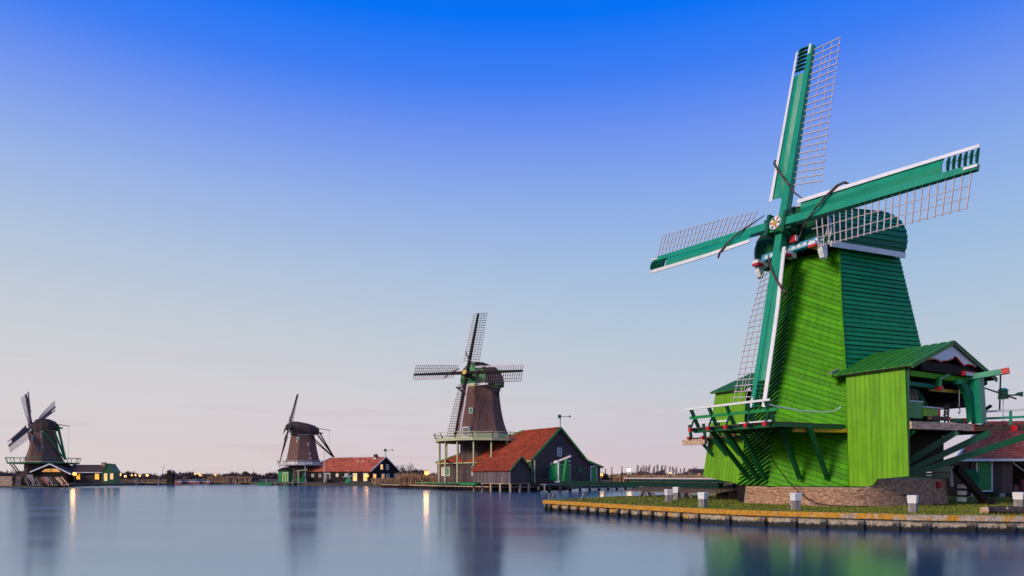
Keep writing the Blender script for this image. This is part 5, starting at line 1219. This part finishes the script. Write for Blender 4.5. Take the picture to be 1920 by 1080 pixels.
for k, (xa, xb, mt, lb) in enumerate(((50, 58, 'tarv', 'greyish upright slabs leftmost of the leaning boards by the water'), (60, 68, 'grey', 'pale slab bundle, second of the leaning boards by the water'), (70, 84, 'brown', 'brown leaning boards below the shed wall'), (80, 96, 'boatred', 'reddish leaning boards left of the pale streaked pair'),
                           (86, 103, 'grey', 'pale streaked leaning boards in the middle of the leaning row'), (95, 112, 'brown', 'dark leaning boards beside the orange tinted ones'), (108, 122, 'cut', 'orange tinted leaning boards at the right end of the row'))):
    A = at(xa, 895.5 if k > 1 else 897, 141); B = at(xb, 911, 139); A.z = max(A.z, 1.9) if k > 1 else 1.8; B.z = .45
    o = empty('leaning_boards', B, 0, lb, 'boards', 'bundles of boards leaning by the water')
    for j in range(4):
        m = MB(); m.beam(Vector((.30*j-.4, .12*j, 0)), A - B + Vector((.30*j-.4, .12*j, random.uniform(-.1, .2))), .24, .05, (0, 1, 0)); m.build('plank', M[mt], o)
    m = MB(); m.beam((-.5, .3, .1), (A-B) + Vector((-.5, .9, -.1)), .9, .12, (0, 1, 0)); m.build('backing_slab', M['dark'], o)

# house with green bell gable
hc = at(192, 908, 146); H4 = empty('gabled_house', (hc.x, hc.y, .8), R(6), 'low dark house with green bell gable and lit windows beside the leftmost mill', 'house'); H4.scale = (.84, .84, .86)
part('wall', 'tar', lambda m: m.box(-7.2, .2, 1.0, 6, 0, 2.9), H4)
for z in (0, .5, 1.0, 1.5, 2.0, 2.45): part('board', 'tar', lambda m: m.hexa([(-7.2, .94, z), (0, .94, z), (0, 1.0, z), (-7.2, 1.0, z), (-7.2, .985, z+.5), (0, .985, z+.5), (0, 1.0, z+.5), (-7.2, 1.0, z+.5)]), H4)
part('roof', 'thatchcap', lambda m: m.prism([(-8.6, .3, 2.75), (-8.6, 6.6, 2.75), (-8.6, 3.6, 4.7)], (10.2, 0, 0)), H4)
part('gutter', 'white', lambda m: m.box(-8.4, -.2, .2, .3, 2.62, 2.8), H4)
gp = [(-.1, .0, 0), (3.6, 0, 0), (3.6, 0, 2.9), (3.35, 0, 3.3), (2.75, 0, 3.7), (2.45, 0, 4.1), (2.38, 0, 4.9), (1.2, 0, 4.9), (1.12, 0, 4.1), (.8, 0, 3.7), (.2, 0, 3.3), (-.1, 0, 2.9)]
gp = [(x*.86, y, z) for x, y, z in gp]
part('bell_gable', 'dkgreen', lambda m: m.prism(gp, (0, 2.6, 0)), H4)
part('gable_trim', 'dkgreen', lambda m: [m.beam(Vector(a) + Vector((0, -.06, 0)), Vector(b_) + Vector((0, -.06, 0)), .14, .14) for a, b_ in zip(gp[2:], gp[3:])], H4)
part('chimney', 'brick', lambda m: (m.box(-1.6, -.8, 3, 3.8, 3.8, 5.1), m.box(-1.7, -.7, 2.9, 3.9, 5.1, 5.3)), H4)
win(H4, 'x', .85, 1.55, .85, 1.9, 'litpane'); win(H4, 'x', 2.3, 1.75, .8, 1.5, 'litpane')
f = win(H4, 'x', -1.7, 1.7, 1.3, 1.7, 'litpane', 'brown'); f.location.y = .95
f = win(H4, 'x', -6.2, 1.7, 1.1, 1.6, 'litpane', 'brown'); f.location.y = .95

# ------------------------------------------------------------------ street lamps
def lamp(px, py, Y, zg, rad, mt, label, power, group='lit street lamps along the far banks', name='street_lamp'):
    p = at(px, py, Y); o = empty(name, (p.x, p.y, zg), 0, label, 'street lamp', group); h_ = p.z - zg
    part('pole', 'iron', lambda m: m.tube([(0, 0, 0), (0, 0, h_-rad)], max(.06, .0006*Y), 6), o)
    part('lamp_head', mt, lambda m: m.ball((0, 0, h_), rad, 10, 8), o)
    part('lamp_cap', 'iron', lambda m: m.lathe([(rad*.75, h_+rad*.85), (.03, h_+rad*1.35)], (0, 0), 8), o)
    if power:
        l = bpy.data.lights.new('lamp_light', 'POINT'); l.energy = power; l.color = (1, .55, .22); l.shadow_soft_size = rad*1.2
        lo = bpy.data.objects.new('lamp_light', l); col.objects.link(lo); lo.parent = o; lo.location = (0, -rad*1.6, h_)
    return o
lamp(1179, 881, 124, 1.1, .34, 'lampwhite', 'bright lit lamp on a post in front of the reeds right of the big barn', 160)
lamp(1128, 890, 116, 1.1, .24, 'lampglow', 'small lit lamp at the right corner of the big barn', 60)
lamp(800, 886.5, 122, .9, .42, 'lampglow', 'large orange lit lamp left of the middle windmill stage', 160)
lamp(140, 888.5, 140, .9, .38, 'lampglow', 'brightest orange lit lamp between the timber shed and the bell gable house', 180)
lamp(689, 892, 176, .7, .32, 'lampglow', 'orange lit lamp at the near corner of the long house by its windows', 40)
for k, (px, py, Y, r_, lb) in enumerate(((225, 890, 190, .34, 'lit lamp just right of the bell gable house, upper of a close pair'), (235, 893, 200, .34, 'lit lamp just right of the bell gable house, lower of a close pair'), (247, 891, 260, .32, 'lit lamp left of the twin lamps right of the bell gable house'),
                              (254, 891, 270, .32, 'lit lamp, right of the twin lamps past the bell gable house'), (276, 891, 230, .44, 'single larger lit lamp halfway between bell gable house and leaning mast'), (1257, 886.5, 260, .36, 'small lit lamp before the bare poplars, right of the bright lamp'))):
    lamp(px, py, Y, 1.05, r_, 'farlamp', lb, 0)
fl = [(262, 893), (325, 893), (361, 892.5), (366, 889.5), (372, 889), (375, 892), (378, 893), (400, 892.5), (404, 892), (420, 896.5), (434, 897.5), (441, 897), (446, 898), (452, 897.5), (457, 898), (480, 897), (494, 896), (513, 897), (1239, 891), (1265, 893), (1283, 893), (1306, 891), (1311, 892.5), (1316, 892), (1323, 893)]
ordin = '''first second third fourth fifth sixth seventh eighth ninth tenth eleventh twelfth thirteenth fourteenth fifteenth sixteenth seventeenth eighteenth nineteenth twentieth twenty-first twenty-second twenty-third twenty-fourth twenty-fifth'''.split()
for k, (px, py) in enumerate(sorted(fl)):
    lamp(px, py - 1, 420 + (k*37 % 90), 1.1, .58, 'farlamp', ordin[k] + ' tiny far lamp from the left among the trees on the horizon', 0, 'tiny far lamps on the horizon', 'far_lamp')

# ------------------------------------------------------------------ trees: bare, late winter
def grow(m, p, d, ln, r, depth, rnd, spread, sides=4):
    q = p + d*ln
    m.tube([p, q], r, sides if depth > 1 else 3, r*.62, cap=False)
    if depth == 0: return
    for k in range(rnd.choice((2, 3, 3)) if depth > 1 else 3):
        a = Vector((rnd.gauss(0, 1), rnd.gauss(0, 1), rnd.gauss(.2, .6))).normalized()
        nd = (d + a*spread*rnd.uniform(.6, 1.1) + Vector((0, 0, .12))).normalized()
        grow(m, p.lerp(q, rnd.uniform(.55, 1.0)), nd, ln*rnd.uniform(.62, .82), r*.6, depth-1, rnd, spread, sides)
def tree_proto(seed, kind):
    rnd = random.Random(seed); o = empty('bare_tree', (0, 0, 0)); m = MB(); c = MB()
    if kind == 'poplar':
        m.tube([(0, 0, -.4), (.1, 0, 3), (.0, .1, 6.5)], .17, 6, .07)
        for i in range(60):
            z = rnd.uniform(.8, 6.6); a = rnd.uniform(0, 6.28); d = Vector((math.cos(a)*.5, math.sin(a)*.5, 1)).normalized()
            grow(c, Vector((0, .05, z)), d, rnd.uniform(.9, 1.6)*(1-.07*z), .045, 2, rnd, .45, 3)
    else:
        m.tube([(0, 0, -.4), (.08, 0, 1.2), (0, .08, 2.2)], .22, 6, .15)
        for i in range(7):
            a = 6.28*i/7 + rnd.uniform(-.3, .3); d = Vector((math.cos(a)*.75, math.sin(a)*.75, rnd.uniform(.5, 1.3))).normalized()
            grow(c, Vector((0, 0, rnd.uniform(1.3, 2.2))), d, rnd.uniform(1.1, 1.6), .08, 4, rnd, .55, 3)
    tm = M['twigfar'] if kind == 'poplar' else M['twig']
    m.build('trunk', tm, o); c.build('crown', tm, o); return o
protos = {'poplar': [tree_proto(s, 'poplar') for s in (1, 2, 3)], 'round': [tree_proto(s, 'round') for s in (4, 5, 6)]}
used = set()
def tree(kind, i, px, yb, ytop, Y, label, group, zg=1.0):
    src = protos[kind][i % 3]
    o = src if src.name not in used else copy_tree(src); used.add(src.name)
    p = at(px, yb, Y); H_ = (EYE.z + (HOR-ytop)/FPX*Y) - zg; base_h = 8.2 if kind == 'poplar' else 6.6
    o.location = (p.x, p.y, zg); s = H_/base_h; o.scale = (s*random.uniform(.85, 1.1), s, s); o.rotation_euler = (0, 0, random.uniform(0, 6.28))
    return tag(o, label, 'tree', group)
pop = [(1195, 869), (1202, 873), (1207, 868), (1212, 870), (1217, 868), (1226, 870), (1233, 868), (1241, 869), (1247, 868), (1256, 871), (1262, 872), (1268, 872), (1276, 876), (1283, 874), (1291, 875), (1300, 874), (1305, 873), (1313, 876)]
for k, (px, yt) in enumerate(pop):
    tree('poplar', k, px, 893, yt, 330 + 11*(k % 4), ordin[k] + ' bare poplar from the left in the far row right of the bright lamp', 'row of bare far poplars')
rt = [(8, 880, 230, 'bare round tree at the far left edge behind the timber yard'), (20, 873, 225, 'tallest bare round tree left of the leftmost mill'), (32, 879, 235, 'lower bare tree close to the left of the leftmost mill'),
      (310, 889, 330, 'small bare tree just right of the leaning mast'), (318, 884, 340, 'bare round tree behind the black gabled post'), (329, 883, 350, 'round bare tree right of the black gabled post'), (354, 885, 420, 'bare tree left of the row of orange far lamps'),
      (410, 884, 420, 'bare tree midway along the far shore'), (425, 886, 420, 'low round bare tree left of the lamp row before the side-on mill'), (464, 882, 260, 'wide bare tree, left of a pair standing left of the green boat'), (475, 883, 255, 'wide bare tree, right of a pair standing left of the green boat'),
      (751, 862, 205, 'bare tree close to the right of the long house'), (763, 861, 210, 'tallest bare tree between the long house and the orange lamp'), (775, 866, 215, 'bare tree just left of the orange lamp'), (787, 872, 225, 'low bare tree behind the orange lamp'), (743, 872, 200, 'low bare tree at the gable corner of the long house'),
      (1150, 884, 240, 'low bare tree left of the bright lamp behind the reeds'), (1187, 884, 235, 'round bare tree right beside the bright lamp'), (1236, 881, 300, 'dense round bare tree in front of the far poplars')]
for k, (px, yt, Y, lb) in enumerate(rt): tree('round', k, px, 893, yt, Y, lb, 'bare trees on the far bank')

# far winter hedges and low woodland that read as one dark band
def thicket(name, x0, x1, Y0, Y1, ytop, n, mt, seed, zg=.9, size=(.5, 1.2)):
    rnd = random.Random(seed); m = MB(); ph = [rnd.uniform(0, 6.28) for _ in range(4)]
    for i in range(n):
        px = rnd.uniform(x0, x1); Y = rnd.uniform(Y0, Y1); k = px*.06
        top = EYE.z + (HOR - (ytop + 1.2 + 2.6*math.sin(k+ph[0]) + 1.6*math.sin(k*2.7+ph[1]) + 1.0*math.sin(k*6.1+ph[2])))/FPX*Y
        z = zg + (max(.3, top-zg))*rnd.random()**.7; x = (px-960)/FPX*Y; s = rnd.uniform(*size)*Y/300
        a = Vector((rnd.gauss(0, 1), rnd.gauss(0, 1), rnd.gauss(0, 1))).normalized()*s; b_ = Vector((rnd.gauss(0, 1), rnd.gauss(0, 1), rnd.gauss(0, 1))).normalized()*s*.5
        c = Vector((x, Y, z)); m.poly([c, c+a, c+b_])
    return tag(m.build(name, M[mt]), kind='stuff')
thicket('far_woodland', -60, 560, 430, 520, 890.5, 9000, 'hedge', 11, size=(1.0, 2.2))
thicket('far_woodland', 500, 830, 430, 520, 888, 6000, 'hedge', 12, size=(1.0, 2.2))
thicket('far_woodland', 1090, 1420, 360, 430, 889, 7000, 'hedge', 13, size=(.9, 1.9))
thicket('shrubs', -20, 60, 205, 225, 884, 2600, 'hedge', 14)
thicket('shrubs', 215, 340, 195, 220, 896, 2600, 'hedge', 15)
thicket('shrubs', 735, 800, 215, 240, 884, 3000, 'hedge', 16)
thicket('shrubs', 455, 485, 225, 240, 888, 1500, 'hedge', 17)
thicket('shrubs', 1130, 1195, 225, 240, 890, 1800, 'hedge', 18)
thicket('shrubs', 1225, 1245, 280, 290, 884, 900, 'hedge', 19)
thicket('shrubs', 612, 634, 176, 178, 903, 500, 'hedge', 20, .6)
# dry reeds
def reeds(name, x0, x1, Y0, Y1, hgt, n, seed, zg=.7, wd=.05):
    rnd = random.Random(seed); m = MB()
    for i in range(n):
        px = rnd.uniform(x0, x1); Y = rnd.uniform(Y0, Y1); x = (px-960)/FPX*Y; h_ = hgt*rnd.uniform(.6, 1.15); l = rnd.gauss(0, .12)*h_; w_ = wd*rnd.uniform(.6, 1.6)
        m.poly([(x-w_, Y, zg-.2), (x+w_, Y, zg-.2), (x+l+w_*.7, Y+rnd.gauss(0, .1), zg+h_*.8), (x+l*1.6, Y, zg+h_), (x+l-w_*.7, Y+rnd.gauss(0, .1), zg+h_*.8)])
    return tag(m.build(name, M['reed']), kind='stuff')
reeds('reed_bed', 1100, 1420, 150, 168, 1.85, 9000, 21, .7)
reeds('reed_bed', 748, 820, 130, 142, 1.7, 1500, 22, .75)
reeds('reed_bed', 700, 760, 150, 158, 1.2, 420, 27, .7)
reeds('reed_bed', 697, 745, 168, 172, 1.4, 300, 23, .6)
reeds('reed_bed', 390, 470, 205, 214, 1.7, 2200, 24, .6, .07)
reeds('reed_bed', 215, 330, 186, 190, .9, 1200, 25, .6, .07)
reeds('reed_bed', 745, 800, 150, 156, 2.3, 500, 26, .7)

# ------------------------------------------------------------------ small far things
def boat(px, Y, lenpx, label):
    p = at(px, 904, Y); l = lenpx/FPX*Y; o = empty('boat', (p.x, p.y, 0), R(random.uniform(-6, 6)), label, 'boat', 'small boats moored by the far reeds')
    part('hull', 'boatred', lambda m: m.prism([(-l/2, 0, .9), (-l/2+.5, 0, .1), (l/2-.3, 0, .1), (l/2, 0, .8)], (0, 1.8, 0)), o)
    part('cabin', 'lath', lambda m: m.prism([(-l*.2, .3, .85), (l*.2, .3, .85), (l*.1, .3, 1.3+.06*l), (-l*.12, .3, 1.3+.05*l)], (0, 1.2, 0)), o)
    part('window_band', 'glass', lambda m: m.box(-l*.12, l*.12, .26, .3, 1.15, 1.5), o)
    part('gunwale', 'white', lambda m: m.box(-l/2, l/2, -.03, 0, .82, .9), o)
boat(333, 186, 18, 'reddish boat with white cabin moored right of the black gabled post'); boat(360, 188, 30, 'longer reddish boat with pale rail moored left of the far reeds'); boat(388, 190, 13, 'third boat from the left, moored against the reeds')
o = empty('gabled_post', at(318, 906, 182), 0, 'tall narrow black boarded hut with white trimmed peak on the far shore', 'hut'); o.location.z = .5
part('wall', 'dark', lambda m: m.prism([(-.8, 0, 0), (.6, 0, 0), (.75, 0, 3.2), (0, 0, 3.6), (-.7, 0, 3.2)], (0, 1.5, 0)), o); part('roof_trim', 'white', lambda m: (m.beam((-.95, -.08, 2.9), (-.35, -.08, 3.65), .12, .16), m.beam((.3, -.08, 3.65), (.95, -.08, 2.9), .12, .16), m.beam((-.35, -.08, 3.65), (.3, -.08, 3.65), .12, .14)), o)
o = empty('mast', at(304, 906, 230), 0, 'thin leaning dark mast rising above the far trees', 'mast'); o.location.z = .8
part('pole', 'iron', lambda m: m.tube([(-.3, 0, 0), (.6, 0, at(305, 872, 230).z - .8)], .10, 5, .05), o); part('yard', 'iron', lambda m: m.beam((-.4, 0, 2.2), (.9, 0, 2.6), .06, .06), o)
for k, (px, lb) in enumerate(((256, 'pale mooring post on the far shore, leftmost of three'), (298, 'pale mooring post on the far shore below the leaning mast'), (381, 'pale mooring post beside the third boat'))):
    o = empty('mooring_post', at(px, 907, 181), 0, lb, 'mooring post', 'mooring posts along the far shore'); o.location.z = -.3
    part('post', 'grey', lambda m: m.tube([(0, 0, 0), (0, 0, 2.0)], .16, 6), o); part('top', 'concrete', lambda m: m.tube([(0, 0, 2.0), (0, 0, 2.12)], .18, 6), o)
o = empty('far_jetty', at(305, 906, 184), 0, 'low grey jetty along the far shore left of the boats', 'jetty'); o.location.z = .55
part('deck', 'grey', lambda m: m.box(-7.5, 2.0, -.5, .8, 0, .14), o)
for x in (-7, -4, -1, 1.6): part('pile', 'brown', lambda m: m.tube([(x, -.3, -1), (x, -.3, 0)], .12, 5), o)
def fhouse(px, Y, wpx, eave, peak, mt, rmt, label, group='far houses on the horizon', lit=False):
    p = at(px, 895, Y); w_ = wpx/FPX*Y; o = empty('far_house', (p.x, p.y, 1.05), R(random.uniform(-20, 20)), label, 'house', group)
    ez_ = EYE.z + (HOR-eave)/FPX*Y - 1.05; pz_ = EYE.z + (HOR-peak)/FPX*Y - 1.05
    part('wall', mt, lambda m: m.box(-w_/2, w_/2, 0, w_*.5, 0, ez_), o)
    part('roof', rmt, lambda m: m.prism([(-w_/2-.2, -.3, ez_), (-w_/2-.2, w_*.5+.3, ez_), (-w_/2-.2, w_*.25, pz_)], (w_+.4, 0, 0)), o)
    for k in range(3): part('window', 'litdim' if (lit and k == 1) else 'glass', lambda m: m.box(-w_*.35+w_*.3*k, -w_*.2+w_*.3*k, -.05, -.01, ez_*.35, ez_*.75), o)
for args in ((345, 470, 26, 892.5, 890, 'far', 'thatchcap', 'long low far house behind the boats'), (372, 500, 24, 891, 888.5, 'far', 'brown', 'far house under the cluster of orange lamps'), (395, 480, 18, 892, 890, 'tar', 'thatchcap', 'far roof right of the orange lamp cluster'),
             (440, 470, 30, 895, 892.5, 'far', 'brown', 'long far house left of the wide bare tree pair'), (500, 490, 26, 894, 891.5, 'far', 'thatchcap', 'far house behind the bright green boat'), (270, 440, 20, 893, 890.5, 'far', 'brown', 'far house between the lit lamps right of the bell gable house'),
             (1310, 300, 28, 884, 879, 'far', 'brown', 'pale far house close to the left side of the green mill'), (1290, 310, 14, 889, 886, 'dark', 'thatchcap', 'low dark far house left of the pale one beside the green mill')):
    fhouse(*args, lit=True)
# dark timbers and posts on the jetty end and low fences by the bright lamp
o = empty('gate_posts', at(1150, 904, 122), 0, 'row of tall thin dark posts with rails by the bright lamp', 'fence'); o.location.z = 1.1
for x, h_ in ((-3.2, 2.0), (-1.4, 2.6), (-.3, 2.9), (1.5, 3.0), (2.7, 1.6)): part('post', 'dark', lambda m: m.beam((x, 0, -.2), (x+.05, 0, h_), .14, .14), o)
part('rail', 'dark', lambda m: (m.beam((-3.2, 0, .7), (4.2, 0, .75), .08, .10), m.beam((-1.3, 0, .3), (.9, 0, 1.7), .10, .12)), o)
o = empty('pale_crates', at(1136, 903, 119), 0, 'small pale heap with dark peaked cover at the right corner of the big barn', 'heap'); o.location.z = 1.1
part('cover', 'dark', lambda m: m.prism([(-.8, 0, .5), (.8, 0, .5), (0, 0, 1.7)], (0, .8, 0)), o); part('box', 'concrete', lambda m: m.box(-.7, .7, -.1, .7, 0, .55), o)
def bike(x, label):
    p = barn2.matrix_basis @ Vector((x, -1.0, 1.05)); o = empty('bicycle', p, math.atan2(10, 11.7), label, 'bicycle', 'bicycles leaning against the barn gable')
    for sx in (-.55, .55):
        m = MB(); m.tube([(sx+.34*math.cos(a*math.pi/8), 0, .34+.34*math.sin(a*math.pi/8)) for a in range(17)], .03, 4, cap=False); m.build('wheel', M['iron'], o)
    part('frame', 'brown', lambda m: (m.tube([(-.55, 0, .34), (-.1, 0, .36), (.4, 0, .85), (-.2, 0, .85), (-.1, 0, .36)], .03, 4), m.tube([(.55, 0, .34), (.38, 0, 1.0)], .03, 4)), o)
    part('handlebar', 'iron', lambda m: m.tube([(.36, -.25, 1.0), (.38, .25, 1.0)], .025, 4), o)
    part('saddle', 'dark', lambda m: m.box(-.35, -.1, -.07, .07, .9, .96), o)
bike(9.4, 'left bicycle leaning against the dark barn gable near the small green hatch'); bike(11.4, 'right bicycle leaning against the dark barn gable near the green door')
